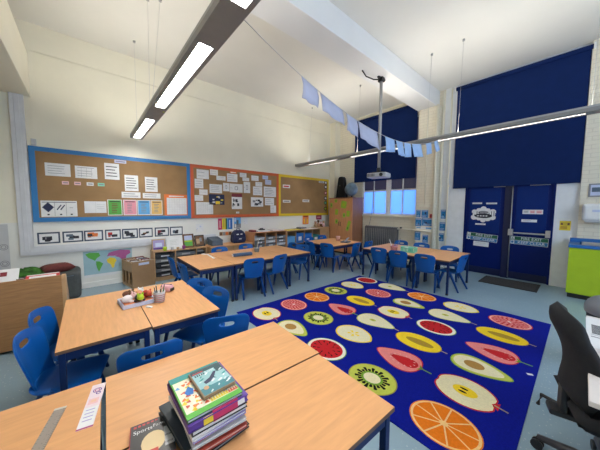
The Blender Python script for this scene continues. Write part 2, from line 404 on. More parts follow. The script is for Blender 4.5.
paper('number_poster', 'white place value chart with navy diamond, bottom left '+BB, 'poster', (-.58, -.12, 1.36, 1.64), art=rot_dia()+[(.36,.05,.37,.95,INK),(.68,.05,.69,.95,INK),(.03,.88,.97,.93,INK)]+[(.42+.02*k,.42+.05*k,.45+.02*k,.50+.05*k,NAVY) for k in range(6)]+[(.52+.02*k,.42+.05*k,.55+.02*k,.50+.05*k,NAVY) for k in range(6)]+[(.78,.55,.88,.58,INK),(.16,.1,.22,.18,INKD),(.5,.1,.56,.18,INKD),(.8,.1,.86,.18,INKD)])
paper('worksheet', 'blank folded white sheet left of the green poster '+BB, 'paper', (-.02, .30, 1.42, 1.64), art=[(.495,.04,.505,.96,LGREY)]+lines(3, .55, .95, .3, .8, LGREY, seed=9))
for y0_, y1_, m_, l_ in ((.32,.55,GREEN,'green'), (.57,.80,PINK,'pink'), (.81,1.04,SKYB,'light blue'), (1.05,1.27,TAN,'orange-yellow')):
    cm = m_ if l_ != 'orange-yellow' else c('amber', .75, .47, .14)
    paper('word_poster', l_+' word poster in the bottom row '+BB, 'poster', (y0_, y1_, 1.37, 1.68), m=PAPER, art=[(.05,.04,.95,.96,cm),(.15,.85,.85,.90,INKD)]+lines(6, .28, .72, .15, .78, INK if l_!='green' else MAROON, .04, seed=len(l_)), group='coloured word posters on the blue board')
paper('chart', 'orange-headed white grid chart bottom right '+BB, 'chart', (1.31, 1.79, 1.345, 1.82), m=ORANGE, art=[(.10,.05,.97,.84,PAPER)]+[(.1,.05+.08*k,.97,.056+.08*k,LGREY) for k in range(10)]+[(.1+.11*k,.05,.106+.11*k,.84,LGREY) for k in range(8)]+[(.2,.89,.85,.94,PAPER)])
paper('worksheet', 'left one of the two small handwritten sheets right of centre '+BB, 'paper', (.61,.84,1.86,2.18), art=lines(5, th=.04, mt=INKD, seed=3))
paper('worksheet', 'right one of the two small handwritten sheets right of centre '+BB, 'paper', (.96,1.19,1.86,2.17), art=lines(5, th=.04, mt=INKD, seed=4))
paper('caption_strip', 'left white caption strip above the pink poster '+BB, 'paper', (.55,.87,1.72,1.84), art=lines(2, th=.1, seed=5))
paper('caption_strip', 'right white caption strip above the light blue poster '+BB, 'paper', (.91,1.24,1.72,1.83), art=lines(2, th=.1, seed=6))
paper('title_strip', 'small pale title strip on the top blue border', 'sign', (.46,.65,2.40,2.46), plane=XA+.027+.005, m=PAPERB, art=[(.1,.35,.9,.65,INK)])
OB = 'on the orange-bordered board'
b2 = [(2.02,2.31,2.22,2.44,'wide pale sheet in the top left corner',2), (2.34,2.54,2.33,2.47,'small sheet second in the top row',2), (2.50,2.74,2.22,2.325,'small low sheet between first and title',2), (2.78,3.07,2.20,2.41,'sheet under the red title',3),
 (3.14,3.34,2.345,2.46,'small upper sheet just right of the red title',2), (3.22,3.42,2.25,2.34,'small sheet overlapped below right of the title',2), (3.49,3.72,2.28,2.42,'single sheet between title and right corner',2), (3.85,4.04,2.345,2.45,'bluish note at the top right',1), (3.94,4.15,2.20,2.335,'note under the bluish note at right',2),
 (1.97,2.17,1.99,2.21,'square sheet on the left edge, second row',3), (2.07,2.27,1.835,1.965,'note below the square sheet at the left edge',1), (2.32,2.64,1.89,2.11,'wide lined sheet left of centre',4), (2.67,2.84,1.95,2.16,'narrow drawing sheet left of the circle drawing',3), (2.85,3.22,1.93,2.155,'circle drawing sheet in the centre',0), (3.25,3.45,1.93,2.23,'tall drawing sheet right of the circle drawing',3),
 (3.62,3.84,2.13,2.25,'upper sheet of the pair right of centre',2), (3.54,3.84,1.88,2.12,'lower sheet of the pair right of centre',3), (3.89,4.32,1.845,2.14,'large sheet on the right edge',5), (1.96,2.16,1.69,1.825,'small sheet above the big bottom left sheet',2), (1.99,2.40,1.345+.02,1.66,'big ruled sheet in the bottom left corner',8), (3.93,4.25,1.60,1.815,'sheet at right edge under the large one',3), (4.12,4.32,1.38,1.595,'tall sheet in the bottom right corner',4)]
for i, (a, b_, z0_, z1_, l_, n_) in enumerate(b2):
    if 'circle' in l_: ar = [(.38,.3,.42,.7,INK),(.58,.3,.62,.7,INK),(.42,.66,.58,.72,INK),(.42,.28,.58,.34,INK)]+lines(1,.05,.3,.4,.6,seed=3)
    elif 'ruled' in l_: ar = [(.1+.11*k,.08,.11+.11*k,.92,LGREY) for k in range(8)]+lines(7, mt=LGREY, th=.02, seed=2)
    else: ar = lines(n_, th=.035, seed=i)
    paper('worksheet', 'white '+l_+' '+OB, 'paper', (a, b_, z0_, z1_), m=PAPERB if 'bluish' in l_ else PAPER, art=ar, group='papers on the orange board')
paper('title_strip', 'small red and white title strip at the top '+OB, 'sign', (2.86,3.05,2.425,2.468), m=ORANGE, art=[(.1,.25,.9,.75,PAPER)])
paper('photo_collage', 'dark navy and yellow photo collage '+OB, 'poster', (2.30,2.70,1.60,1.86), m=NAVY, art=blobs(9, [PAPER, YEL, NAVY, LGREY], 3)+[(.42,.05,.7,.35,YEL)])
paper('photo_sheet', 'tall black and white comic sheet at lower centre '+OB, 'poster', (2.90,3.20,1.49,1.90), m=PAPER, art=[(0,.78,1,1,MAROON)]+blobs(11, [INKD, GREY], 5, .04, .78, .2))
paper('photo_sheet', 'wide black and white photo sheet lower right of centre '+OB, 'poster', (3.47,3.87,1.56,1.82), m=PAPER, art=blobs(14, [INKD, GREY, INKD], 6, .04, .96, .22))
paper('name_tag', 'tiny white tag at the bottom middle '+OB, 'card', (3.02,3.11,1.375,1.42), art=[(.2,.4,.8,.6,INK)])
YBd = 'on the yellow-bordered board'
for a, b_, z0_, z1_, l_, m_ in ((4.58,4.86,2.14,2.24,'upper left pink caption strip',LPINK), (4.58,4.88,1.69,1.77,'lower left white caption strip',PAPER), (5.39,5.69,1.72,1.80,'lower middle white caption strip',PAPER), (6.14,6.41,2.40,2.46,'pale top right caption strip',PAPERB)):
    paper('caption_strip', l_+' '+YBd, 'paper', (a, b_, z0_, z1_), m=PAPER if m_ is LPINK else m_, art=[(.1,.3,.85,.7,RED if m_ is LPINK else INK)], group='caption strips on the yellow board')
for i, zc in enumerate((2.42, 2.27, 2.06, 1.87, 1.71, 1.5)):
    b = MB(); P = [(.085*math.cos(2*math.pi*k/16), .066*math.sin(2*math.pi*k/16)) for k in range(16)]
    b.prism(P, 0, .003, [BLACK, NAVY, MAROON, NAVY, DGREEN, BLACK][i], 'x'); b.prism([(x*.55, y*.55) for x, y in P], .003, .004, [PAPER, PAPER, LPINK, PAPER, MINT, LIME][i], 'x')
    o = b.build('round_badge'); o.location = (XA+.027, 6.53-.04, zc)
    tag(o, ['topmost', 'second', 'third', 'fourth', 'fifth', 'lowest'][i]+' dark round badge down the right edge of the yellow-bordered board', 'badge', 'badges down the yellow board')

# cards on the wall above the trunking
subj = [('black laptops', [INKD, GREY]), ('two dark machines', [INKD, SLATE]), ('orange cars', [ORANGE, INKD]), ('red and black figures', [INKD, RED]), ('small black shapes', [INKD]), ('two dark round shapes', [INKD, BROWN]), ('small red figures', [MAROON, INKD]), ('dark blue shapes', [SLATE, INKD])]
ordw = ['first', 'second', 'third', 'fourth', 'fifth', 'sixth', 'seventh', 'eighth']
for i, (a, b_) in enumerate(((-.65,-.37), (-.34,-.06), (-.05,.23), (.26,.51), (.53,.80), (.82,1.07), (1.11,1.39), (1.41,1.68))):
    paper('picture_card', '%s card from the left above the trunking, white with %s' % (ordw[i], subj[i][0]), 'card', (a, b_, .89, 1.09), plane=XA, m=c('card_border',.05,.07,.11),
        art=[(.08,.13,.92,.87,PAPER)]+blobs(6 if i else 10, subj[i][1], 11+i, .14, .86, .34), group='picture cards above the trunking')
# circles poster at far left
b = MB().box((0, -.06, -.42), (.003, .06, .42), LGREY)
for zz in (.05, -.22):
    for rr in (.05, .03):
        P = [(rr*math.cos(2*math.pi*k/20), zz+rr*math.sin(2*math.pi*k/20)) for k in range(20)]; Q = [(y*(1-.008/rr), zz+(z-zz)*(1-.008/rr)) for y, z in P]
        for k in range(20): b.add([(.0045, *P[k]), (.0045, *P[(k+1)%20]), (.0045, *Q[(k+1)%20]), (.0045, *Q[k])], [(0,1,2,3)], INK)
o = b.build('circle_poster'); o.location = (XA, -1.03, .83); tag(o, 'grey paper with ringed circles hanging left of the upright trunking', 'poster')
# world map
b = MB().box((0, -.38, -.25), (.003, .38, .25), c('map_ocean', .33, .50, .56)).box((.003, -.38, -.25), (.0035, .38, -.20), PAPER)
def cont(pts, mt):
    b.add([(.004, (y-.5)*.76, (z-.5)*.5) for y, z in pts], [tuple(range(len(pts)))], mt)
cont([(.04,.9),(.12,.95),(.30,.92),(.33,.80),(.26,.72),(.22,.62),(.17,.68),(.10,.75)], GREEN)
cont([(.24,.60),(.31,.58),(.38,.48),(.34,.36),(.29,.18),(.26,.3),(.24,.46)], GREEN)
cont([(.45,.62),(.52,.70),(.62,.66),(.66,.55),(.62,.46),(.60,.3),(.56,.26),(.53,.42),(.47,.50)], YEL)
cont([(.46,.74),(.50,.88),(.60,.93),(.70,.80),(.60,.74),(.52,.76)], c('map_magenta', .42, .10, .28))
cont([(.60,.93),(.75,.97),(.95,.92),(.97,.80),(.88,.72),(.86,.60),(.78,.55),(.72,.66),(.66,.70),(.62,.74),(.70,.80)], c('map_magenta', .42, .10, .28))
cont([(.84,.40),(.90,.44),(.96,.36),(.92,.26),(.85,.30)], ORANGE)
b.flat = True
o = b.build('world_map'); o.location = (XA, .30, .44); tag(o, 'laminated world map poster low on the wall under the trunking', 'map')
# small posters under the orange board
paper('striped_poster', 'poster of pink, yellow, green and blue upright stripes under the orange-bordered board', 'poster', (2.53,2.92,.96,1.25), plane=XA, m=YEL, art=[(0,0,.27,1,c('hot_pink',.55,.03,.13)),(.27,0,.52,1,YEL),(.52,0,.62,1,DGREEN),(.62,0,.70,1,SKYB),(.70,0,1,1,BLUE),(.78,.15,.84,.85,PAPER),(.1,.15,.16,.8,LPINK),(.36,.2,.42,.85,c('olive',.5,.45,.05))])
paper('photo_poster', 'grey-blue portrait photo poster right of the striped poster', 'poster', (2.97,3.17,.98,1.27), plane=XA, m=SKYB, art=[(.0,.0,1,.4,GREY),(.35,.3,.65,.75,SLATE),(.1,.05,.3,.35,PAPER),(.05,.6,.3,.95,PAPERB)])
paper('photo_strip', 'narrow strip of small brown photos below the striped poster', 'poster', (2.56,2.90,.80,.90), plane=XA, m=TAN, art=[(.02,.1,.22,.9,BROWN),(.26,.1,.46,.9,GREY),(.5,.1,.7,.9,ORANGE),(.76,.1,.97,.9,BROWN)])
paper('notice', 'white printed notice left of the brown photo strip', 'paper', (2.22,2.45,.72,.87), plane=XA, art=lines(4, seed=8, mt=LGREY))
paper('notice', 'small pale sketch pinned above the wall end of the bag table', 'paper', (3.25,3.38,1.07,1.24), plane=XA, art=blobs(3, [LGREY], 4))
paper('notice', 'pale drawing between the picture cards and the striped poster', 'paper', (1.98,2.16,.94,1.13), plane=XA, art=blobs(4, [PAPERB, LGREY], 5))
paper('orange_poster', 'orange poster with yellow bars under the yellow-bordered board', 'poster', (5.42,5.69,.98,1.28), plane=XA, m=ORANGE, art=[(.2,.1,.35,.6,YEL),(.45,.1,.6,.75,TAN),(.7,.1,.85,.6,YEL),(.15,.8,.85,.92,MAROON)])
paper('maroon_poster', 'small maroon banner above the toy figures near the corner', 'poster', (6.05,6.32,1.12,1.29), plane=XA, m=c('wine', .35, .02, .08), art=[(.2,.35,.8,.6,PINK)])

# ------------------------------------------------------------------ tables
TABLE_CACHE = {}
TH = .62
def table(label, x0, x1, y0, y1, rz=0, group=None, legs_in=.03):
    L, Wd = round(x1-x0, 3), round(y1-y0, 3)
    t = thing('classroom_table', label, 'table', ((x0+x1)/2, (y0+y1)/2, 0), rz, group)
    hx, hy = L/2, Wd/2; key = (L, Wd)
    top = BEECH if L < Wd else BEECHY
    if key in TABLE_CACHE:
        for n, me, mods in TABLE_CACHE[key]:
            o = bpy.data.objects.new(n, me); COL.objects.link(o); o.parent = t
            q = o.modifiers.new('bevel', 'BEVEL'); q.width = .003; q.limit_method = 'ANGLE'; q.segments = 2
        return t
    parts = []
    q = MB().box((-hx, -hy, TH-.022), (hx, hy, TH-.002), EDGE).box((-hx+.001, -hy+.001, TH-.004), (hx-.001, hy-.001, TH), top)
    parts.append(q.build('tabletop', t))
    a, b_ = hx-legs_in, hy-legs_in
    q = MB()
    for s in (-1, 1):
        q.box((-a, s*b_-.012, TH-.085), (a, s*b_+.012, TH-.022), NAVYM); q.box((s*a-.012, -b_, TH-.085), (s*a+.012, b_, TH-.022), NAVYM)
    parts.append(q.build('frame', t, bevel=.003))
    for sx in (-1, 1):
        for sy in (-1, 1):
            q = MB().box((sx*a-.017, sy*b_-.017, .012), (sx*a+.017, sy*b_+.017, TH-.022), NAVYM).box((sx*a-.019, sy*b_-.019, 0), (sx*a+.019, sy*b_+.019, .03), BLACK)
            parts.append(q.build('leg', t, bevel=.003))
    TABLE_CACHE[key] = [(p.name.split('.')[0], p.data, 1) for p in parts]
    return t
GA = 'tables in the nearest block'
def rtable(label, cx, cy, w_, d_, rz, group): return table(label, cx-w_/2, cx+w_/2, cy-d_/2, cy+d_/2, rz, group)
rz1 = R(-2.6)
rtable('nearest beech table in the foreground, on the wall side, holding most of the book stack', -1.355, .565, .545, 1.075, rz1, GA)
rtable('nearest beech table in the foreground, on the rug side', -.811, .525, .525, 1.075, rz1, GA)
rtable('beech table at bottom left corner with the ruler and card strip', -1.415, -.525, .545, 1.075, rz1, GA)
GB = 'tables in the left block'
table('left foreground beech table beside the wooden book browser, with blue chairs tucked in', -3.305, -2.145, -.19, .345, 0, GB)
table('left beech table next towards the wall units, with the pink case on it', -3.285, -2.125, .35, .885, 0, GB)
GC = 'tables in the middle row'
table('middle row table nearest the photographer, empty but for a white ruler', -4.87, -3.66, 1.225, 1.785, 0, GC)
table('second table of the middle row, carrying the blue pencil case', -4.87, -3.66, 1.79, 2.35, 0, GC)
table('third table of the middle row, with a clear pencil pot', -4.87, -3.66, 2.355, 2.915, 0, GC)
table('farthest table of the middle row, bare top', -4.87, -3.66, 2.92, 3.48, 0, GC)
GD = 'tables by the wardrobe'
table('beech table by the wardrobe on the shelves side', -4.95, -4.405, 4.42, 5.6, 0, GD)
table('beech table by the wardrobe on the rug side', -4.40, -3.855, 4.42, 5.6, 0, GD)
GE = 'tables by the radiator'
table('front beech table of the block before the posters pillar, with basket and pot', -3.28, -2.07, 4.74, 5.335, 0, GE)
table('back beech table of the block before the posters pillar, nearer the radiator', -3.28, -2.07, 5.34, 5.935, 0, GE)
table('end beech table turned crosswise nearest the blue doors', -2.065, -1.47, 4.74, 5.935, 0, GE)

# ------------------------------------------------------------------ chairs
def chair_proto():
    t = thing('school_chair', 'x', 'chair')
    # backrest
    rows = [(0.0,.145,.338,-.165),(.10,.150,.375,-.185),(.28,.158,.43,-.198),(.48,.170,.50,-.212),(.66,.180,.57,-.226),(.76,.184,.610,-.235),(.87,.182,.644,-.244),(.95,.170,.680,-.252),(1.0,.135,.702,-.262)]
    us = [-1,-.8,-.42,-.32,0,.32,.42,.8,1]
    b = MB(); vs = []; fs = []
    for v, hw, z, y in rows:
        for u in us: vs.append((u*hw, y+.04*u*u-.01, z - (.012*u*u if v > .9 else 0)))
    n = len(us)
    for i in range(len(rows)-1):
        for k in range(n-1):
            if i == 5 and k in (3, 4): continue
            fs.append((i*n+k, i*n+k+1, (i+1)*n+k+1, (i+1)*n+k))
    b.add(vs, fs, BLUEP, True); b.build('backrest', t, solid=.012, sub=2)
    # seat
    b = MB(); vs = []; fs = []
    srows = [(-.185,.15,.372),(-.16,.165,.345),(-.11,.18,.335),(0,.19,.338),(.10,.19,.345),(.155,.185,.345),(.18,.17,.325)]
    us = [-1,-.85,-.5,0,.5,.85,1]; n = len(us)
    for y, hw, z in srows:
        for u in us: vs.append((u*hw, y, z+.012*u*u - (.018 if abs(u) == 1 else 0)))
    for i in range(len(srows)-1):
        for k in range(n-1): fs.append((i*n+k, i*n+k+1, (i+1)*n+k+1, (i+1)*n+k))
    b.add(vs, fs, BLUEP, True); b.build('seat', t, solid=.012, sub=2)
    for sx in (-1, 1):
        for y0_, y1_ in ((.06, .15), (-.05, -.225)):
            b = MB(); b.ring_tube([(sx*.160, y0_, .338), (sx*.172, y0_+(y1_-y0_)*.35, .22), (sx*.190, y1_, 0)], [.027, .022, .015], BLUEL, 8)
            b.build('leg', t)
    return t
CH0 = chair_proto(); used = [False]
def chair(label, bx, by, deg, group):
    a = R(deg); fx, fy = -math.sin(a), math.cos(a)
    o = CH0 if not used[0] else copy_tree(CH0); used[0] = True
    o.location = (bx+.25*fx, by+.25*fy, 0); o.rotation_euler.z = a
    tag(o, label, 'chair', group)
g = 'chairs around the left block'
chair('bright blue chair at the left end table, the nearer one by the wooden browser', -2.42, -.36, -14, g)
chair('blue chair half hidden behind another, farther one by the wooden browser', -2.87, -.345, -16, g)
chair('bright blue chair with a wide back slot between the two foreground tables, nearer left', -1.70, .27, 84, g)
chair('blue chair right of centre between foreground tables, nearest the rug', -1.79, .80, 70, g)
chair('blue chair tucked at the far side of the left table, nearer the rug', -2.50, 1.02, 206, g)
chair('blue chair tucked at the far side of the left table, nearer the wall', -2.93, 1.0, 212, g)
g = 'chairs around the middle row'
chair('dark blue chair at the near end of the middle row, rug side', -3.98, 1.04, 3, g)
chair('dark blue chair at the near end of the middle row, wall side', -4.58, 1.03, 0, g)
chair('blue chair seen from behind at the middle row, nearer the camera', -3.54, 2.09, 78, g)
chair('blue chair turned at an angle at the middle row, rug side', -3.53, 2.64, 100, g)
chair('blue chair at the far end of the middle row, rug side', -4.16, 3.72, 192, g)
chair('blue chair at the far end of the middle row, wall side', -4.52, 3.74, 178, g)
chair('blue chair on the wall side of the middle row, beside the small box', -5.04, 2.10, -90, g)
chair('blue chair on the wall side of the middle row, below the backpack', -5.08, 2.74, -90, g)
g = 'chairs around the wardrobe tables'
chair('dark blue chair in front of the wardrobe tables, rug side', -3.98, 4.28, 14, g)
chair('dark blue chair in front of the wardrobe tables, shelves side', -4.50, 4.20, -4, g)
chair('blue chair in profile at the rug side of the wardrobe tables, nearer', -3.56, 4.98, 96, g)
chair('blue chair at the rug side of the wardrobe tables, beside the radiator', -3.54, 5.46, 88, g)
chair('blue chair on the shelf side of the wardrobe tables, nearer', -5.22, 4.85, -90, g)
chair('blue chair on the shelf side of the wardrobe tables, in front of the wardrobe', -5.22, 5.42, -90, g)
g = 'chairs around the radiator tables'
chair('dark blue chair at the rug edge, left of three in a row', -2.83, 4.68, 10, g)
chair('dark blue chair at the rug edge, middle of three in a row', -2.38, 4.65, 12, g)
chair('dark blue chair at the rug edge, right of three in a row', -1.87, 4.66, 8, g)
chair('blue chair in profile at the table end facing away from the doors', -1.36, 5.24, 84, g)
chair('blue chair behind the pencil pot, in front of the radiator', -3.05, 6.18, 180, g)
chair('blue chair with its back to the posters pillar', -2.53, 6.15, 190, g)
chair('blue chair behind the end table, beside the white strip by the doors', -1.91, 6.13, 190, g)

# ------------------------------------------------------------------ rug
def rug():
    X0, X1, Y0_, Y1_ = -3.245, -.19, 1.60, 4.62
    RB = mat('rug_blue', (.004, .010, .235), .95, .12, 90, spec=.1); b = MB(); b.flat = True
    b.box((X0, Y0_, 0), (X1, Y1_, .008), RB)
    F = lambda n, *k: mat('rug_'+n, k, .95, .08, 70, spec=.1)
    cre = F('cream', .76, .70, .46); wht = F('white', .80, .76, .66); red = F('red', .52, .02, .025); grn = F('green', .17, .33, .035); lim = F('lime', .50, .55, .09)
    ye = F('yellow', .85, .62, .03); ora = F('orange', .78, .19, .012); oral = F('peach', .86, .56, .24); pk = F('pink', .74, .235, .22); pkl = F('palepink', .80, .42, .36)
    blk = F('black', .01, .012, .008); brn = F('brown', .40, .22, .06); stem = F('stem', .40, .30, .18); mel = F('melon', .42, .27, .03)
    def ell(cx, cy, rx, ry, n=32, egg=0, notch=0, tip=0):
        P = []
        for k in range(n):
            a = 2*math.pi*k/n; ca, sa = math.cos(a), math.sin(a); r = 1
            if notch: r -= notch*math.exp(-((a if a < math.pi else a-2*math.pi)/.22)**2) + notch*.5*math.exp(-((a-math.pi)/.2)**2)
            yy = sa*ry*(1-egg*ca)
            if tip: yy *= (1-tip*max(0, ca)**1.0*max(0,ca)) ; 
            P.append((cx+rx*ca*r, cy+yy*r))
        return P
    Z = lambda k: .008+.0006*k
    def P_(pts, k, mt): b.poly(pts, Z(k), mt)
    def wedge(cx, cy, a, r0, r1, wd, mt, k, sx=1, sy=1):
        ca, sa = math.cos(a), math.sin(a)
        q = [(r0, -wd*.35), (r1, -wd), (r1*1.04, 0), (r1, wd), (r0, wd*.35)]
        P_([(cx+sx*(u*ca-v*sa), cy+sy*(u*sa+v*ca)) for u, v in q], k, mt)
    def bar(cx, cy, a, r0, r1, wd, mt, k, sx=1, sy=1):
        ca, sa = math.cos(a), math.sin(a)
        P_([(cx+sx*(u*ca-v*sa), cy+sy*(u*sa+v*ca)) for u, v in ((r0,-wd),(r1,-wd),(r1,wd),(r0,wd))], k, mt)
    A, B = .232, .195
    def apple(x, y):
        P_(ell(x, y, A, B, notch=.16), 1, red); P_(ell(x, y, A*.95, B*.94, notch=.16), 2, cre); P_([(x+A*.78, y), (x+A*.99, y+.05), (x+A*.99, y-.05)], 3, red)
        P_(ell(x, y, .09, .065), 3, ye); P_(ell(x-.012, y+.022, .032, .012), 4, blk); P_(ell(x-.012, y-.022, .032, .012), 4, blk); bar(x+A*.85, y, -.15, 0, .09, .007, stem, 4)
    def pom(x, y):
        P_(ell(x, y, A, B), 1, red); P_(ell(x, y, A*.95, B*.95), 2, pkl); P_(ell(x, y, A*.87, B*.87), 3, pk)
        for r, n in ((.17, 20), (.13, 16), (.09, 11), (.05, 6)):
            for k in range(n): wedge(x, y, 2*math.pi*k/n+r*9, r-.017, r+.019, .016, red, 4, 1, .84)
        P_(ell(x, y, .018, .016), 5, wht)
    def orange(x, y):
        P_(ell(x, y, A, B), 1, ora); P_(ell(x, y, A*.965, B*.965), 2, oral); P_(ell(x, y, A*.89, B*.89), 3, ora)
        for k in range(9): bar(x, y, 2*math.pi*k/9+.2, 0, A*.9, .0055, oral, 4, 1, .84)
        P_(ell(x, y, .028, .024), 5, oral)
    def kiwi(x, y):
        P_(ell(x, y, A*.95, B), 1, F('kiwi_skin', .30, .27, .05)); P_(ell(x, y, A*.91, B*.95), 2, lim); 
        for k in range(22): wedge(x, y, 2*math.pi*k/22, .065, .155 if k % 2 else .13, .016, blk, 3, 1, .88)
        P_(ell(x, y, .10, .085), 4, grn); P_(ell(x, y, .078, .066), 5, cre)
    def quince(x, y):
        P_(ell(x, y, A, B*.94, egg=.12, notch=-.06), 1, ye); P_(ell(x, y, A*.92, B*.85, egg=.12, notch=-.05), 2, cre)
        for k in range(5): wedge(x, y, 2*math.pi*k/5, .02, .075, .02, ye, 3, 1, .85)
    def wmelon(x, y):
        P_(ell(x, y, A, B), 1, grn); P_(ell(x, y, A*.965, B*.96), 2, wht); P_(ell(x, y, A*.82, B*.81), 3, red)
        for k in range(13): wedge(x, y, 2*math.pi*k/13, .12, .155, .011, blk, 4, 1, .84)
        for k in range(7): wedge(x, y, 2*math.pi*k/7+.3, .075, .105, .010, blk, 4, 1, .84)
    def avo(x, y):
        P_(ell(x, y, A*1.08, B*.78, egg=.42), 1, grn); P_(ell(x, y, A*1.04, B*.73, egg=.42), 2, lim); P_(ell(x-.02, y, A*.88, B*.62, egg=.34), 3, cre); P_(ell(x-.05, y, .085, .068), 4, brn)
    def guava(x, y):
        P_(ell(x, y, A*1.02, B*.82, egg=-.45), 1, red); P_(ell(x, y, A*.98, B*.77, egg=-.45), 2, pk); P_(ell(x+.06, y, A*.62, B*.34, egg=-.55), 3, red)
        for k in range(12): wedge(x+.05, y, 2*math.pi*k/12, .085, .10, .006, pkl, 4, 1.25, .9)
        P_([(x+A*.88, y+.05), (x+A*1.12, y), (x+A*.88, y-.05), (x+A*.96, y)], 4, grn); bar(x+A, y, -.05, 0, .10, .007, grn, 4)
    def melon(x, y):
        P_(ell(x, y, A*1.08, B*.88), 1, F('melon_skin', .62, .36, .02)); P_(ell(x, y, A*1.04, B*.83), 2, ye); P_(ell(x+.02, y, A*.66, B*.30), 3, mel)
        for k in range(9): P_(ell(x-.09+.027*k, y+.018*(-1)**k, .017, .009, 8), 4, brn)
        bar(x+A*1.05, y, -.1, 0, .07, .007, stem, 4)
    def pear(x, y):
        P_(ell(x, y, A*1.15, B*.84, egg=.5), 1, lim); P_(ell(x-.003, y, A*1.09, B*.78, egg=.5), 2, cre); P_(ell(x-.05, y, .045, .032), 3, lim); P_(ell(x-.05, y, .02, .012), 4, brn); bar(x+A*1.1, y, -.2, 0, .08, .007, stem, 4)
    colsx = [-2.928, -2.342, -1.757, -1.166, -.565]; ys = [1.90, 2.385, 2.875, 3.365, 3.865, 4.38]
    lay = [[apple, pom, orange, kiwi, quince, wmelon], [avo, kiwi, guava, melon, pom, pear], [wmelon, quince, pear, apple, avo, orange], [kiwi, guava, melon, wmelon, pear, quince], [orange, apple, avo, guava, melon, pom]]
    rows = [[1.915,2.425,2.94,3.435,3.94,4.43],[1.93,2.385,2.875,3.37,3.915,4.42],[1.92,2.41,2.905,3.37,3.86,4.34],[1.888,2.36,2.824,3.355,3.845,4.33],[1.866,2.345,2.815,3.23,3.735,4.27]]
    for x, fs, ys in zip(colsx, lay, rows):
        for y, f in zip(ys, fs): f(x, y)
    o = b.build('fruit_rug'); tag(o, 'big royal blue rug patterned with rows of sliced fruit on the floor', 'rug')
rug()
tp = MB().box((-.022, -.013, 0), (.022, .013, .0015), WHITE); o = tp.build('tape_scrap'); o.location = (-.235, 3.05, .0085); o.rotation_euler.z = .5; tag(o, 'small scrap of white tape on the rug edge beside the office chair', 'tape')
mb = MB().box((-.45, -.33, 0), (.45, .33, .012), c('mat_black', .018, .017, .018, .95)).box((-.41, -.29, .012), (.41, .29, .014), c('mat_pile', .03, .028, .028, .95, bump=.6, bscale=200))
o = mb.build('door_mat', bevel=.003); o.location = (-.92, 6.52, 0); tag(o, 'black door mat on the floor in front of the blue doors', 'mat')

# ------------------------------------------------------------------ signs on the doors and the back wall
YD = YB+.02-.008     # face of the upper door panels
YDD = YB+.02         # face of the door leaves
SG = c('sign_green', .008, .11, .05); SB = c('sign_blue', .02, .16, .36)
TX = Matrix.Rotation(math.pi/2, 4, 'X')
def door_sign(label, xc, zc, w_, h_, top, bot, y, rot):
    b = MB(); b.M = Matrix.Rotation(rot, 4, 'Y')
    b.box((-w_/2, -.004, -h_/2), (w_/2, 0, h_/2), PAPER).box((-w_/2+.005, -.0045, .003), (w_/2-.005, -.004, h_/2-.005), SG).box((-w_/2+.005, -.0045, -h_/2+.005), (w_/2-.005, -.004, -.003), SB)
    sq = h_/2-.022
    for zz, mt in ((h_/4, SG), (-h_/4, SB)):
        b.box((-w_/2+.015, -.0048, zz-sq/2), (-w_/2+.015+sq, -.0045, zz+sq/2), PAPER)
    # running figure pictogram and prohibition disc
    x0 = -w_/2+.015+sq/2
    b.box((x0-.008, -.0052, h_/4-.012), (x0+.006, -.0048, h_/4+.018), SG).box((x0-.02, -.0052, h_/4-.028), (x0-.006, -.0048, h_/4-.01), SG).box((x0+.004, -.0052, h_/4-.022), (x0+.022, -.0048, h_/4-.012), SG)
    P = [(x0+.024*math.cos(k*math.pi/8), -h_/4+.024*math.sin(k*math.pi/8)) for k in range(16)]; b.prism(P, -.0052, -.0048, SB, 'y')
    for s_, zz in ((top, h_/4), (bot, -h_/4)):
        b.text(s_, h_*.46, Matrix.Translation((sq/2+.012, -.0056, zz)) @ TX, PAPER)
    o = b.build('door_sign'); o.location = (xc, y, zc); tag(o, label, 'sign', 'fire door signs')
door_sign('green and blue FIRE EXIT KEEP CLEAR sign on the right blue door', -.72, .855, .60, .17, 'FIRE EXIT', 'KEEP CLEAR', YDD, R(1.2))
door_sign('green and blue sign with KEEP CLEAR on the left blue door', -1.535, .865, .60, .17, 'FIRE EXIT', 'KEEP CLEAR', YDD, R(4))
paper('label_strip', 'white printed label under the sign on the left blue door', 'paper', (-1.69,-1.39,.65,.76), 'B', YDD, art=lines(2, seed=2, th=.08, mt=LGREY), rot=R(2))
paper('label_strip', 'white and pink three-word strip on the right blue door panel', 'paper', (-.84,-.53,1.43,1.52), 'B', YD, art=[(.03,.15,.3,.85,LGREY),(.36,.15,.62,.85,LPINK),(.68,.15,.96,.85,LPINK),(.08,.4,.26,.55,INK),(.4,.4,.58,.55,RED),(.72,.4,.92,.55,RED)])
paper('label_strip', 'narrow white strip below the three-word strip on the right door', 'paper', (-.85,-.61,1.26,1.315), 'B', YD, art=lines(1, th=.3, seed=2, mt=LGREY))
for x0_, x1_, z0_, l_ in ((-1.75,-1.56,1.645,'upper left'), (-1.48,-1.28,1.64,'upper right'), (-1.67,-1.47,1.155,'lower')):
    paper('label_strip', l_+' small white strip around the paper splash on the left door', 'paper', (x0_, x1_, z0_, z0_+.035), 'B', YD, art=lines(1, th=.35, seed=1, mt=LGREY), group='strips around the splash')
b = MB(); rr = random.Random(3); nn = 12
for k in range(nn):
    a = 2*math.pi*k/nn; cx_, cz_ = (.205 if k % 2 else .17)*math.cos(a), (.13 if k % 2 else .10)*math.sin(a); r_ = .052+.018*rr.random()
    b.prism([(cx_+r_*math.cos(q*math.pi/4+a), cz_+r_*math.sin(q*math.pi/4+a)) for q in range(8)], -.002-.00012*k, 0, PAPER, 'y')
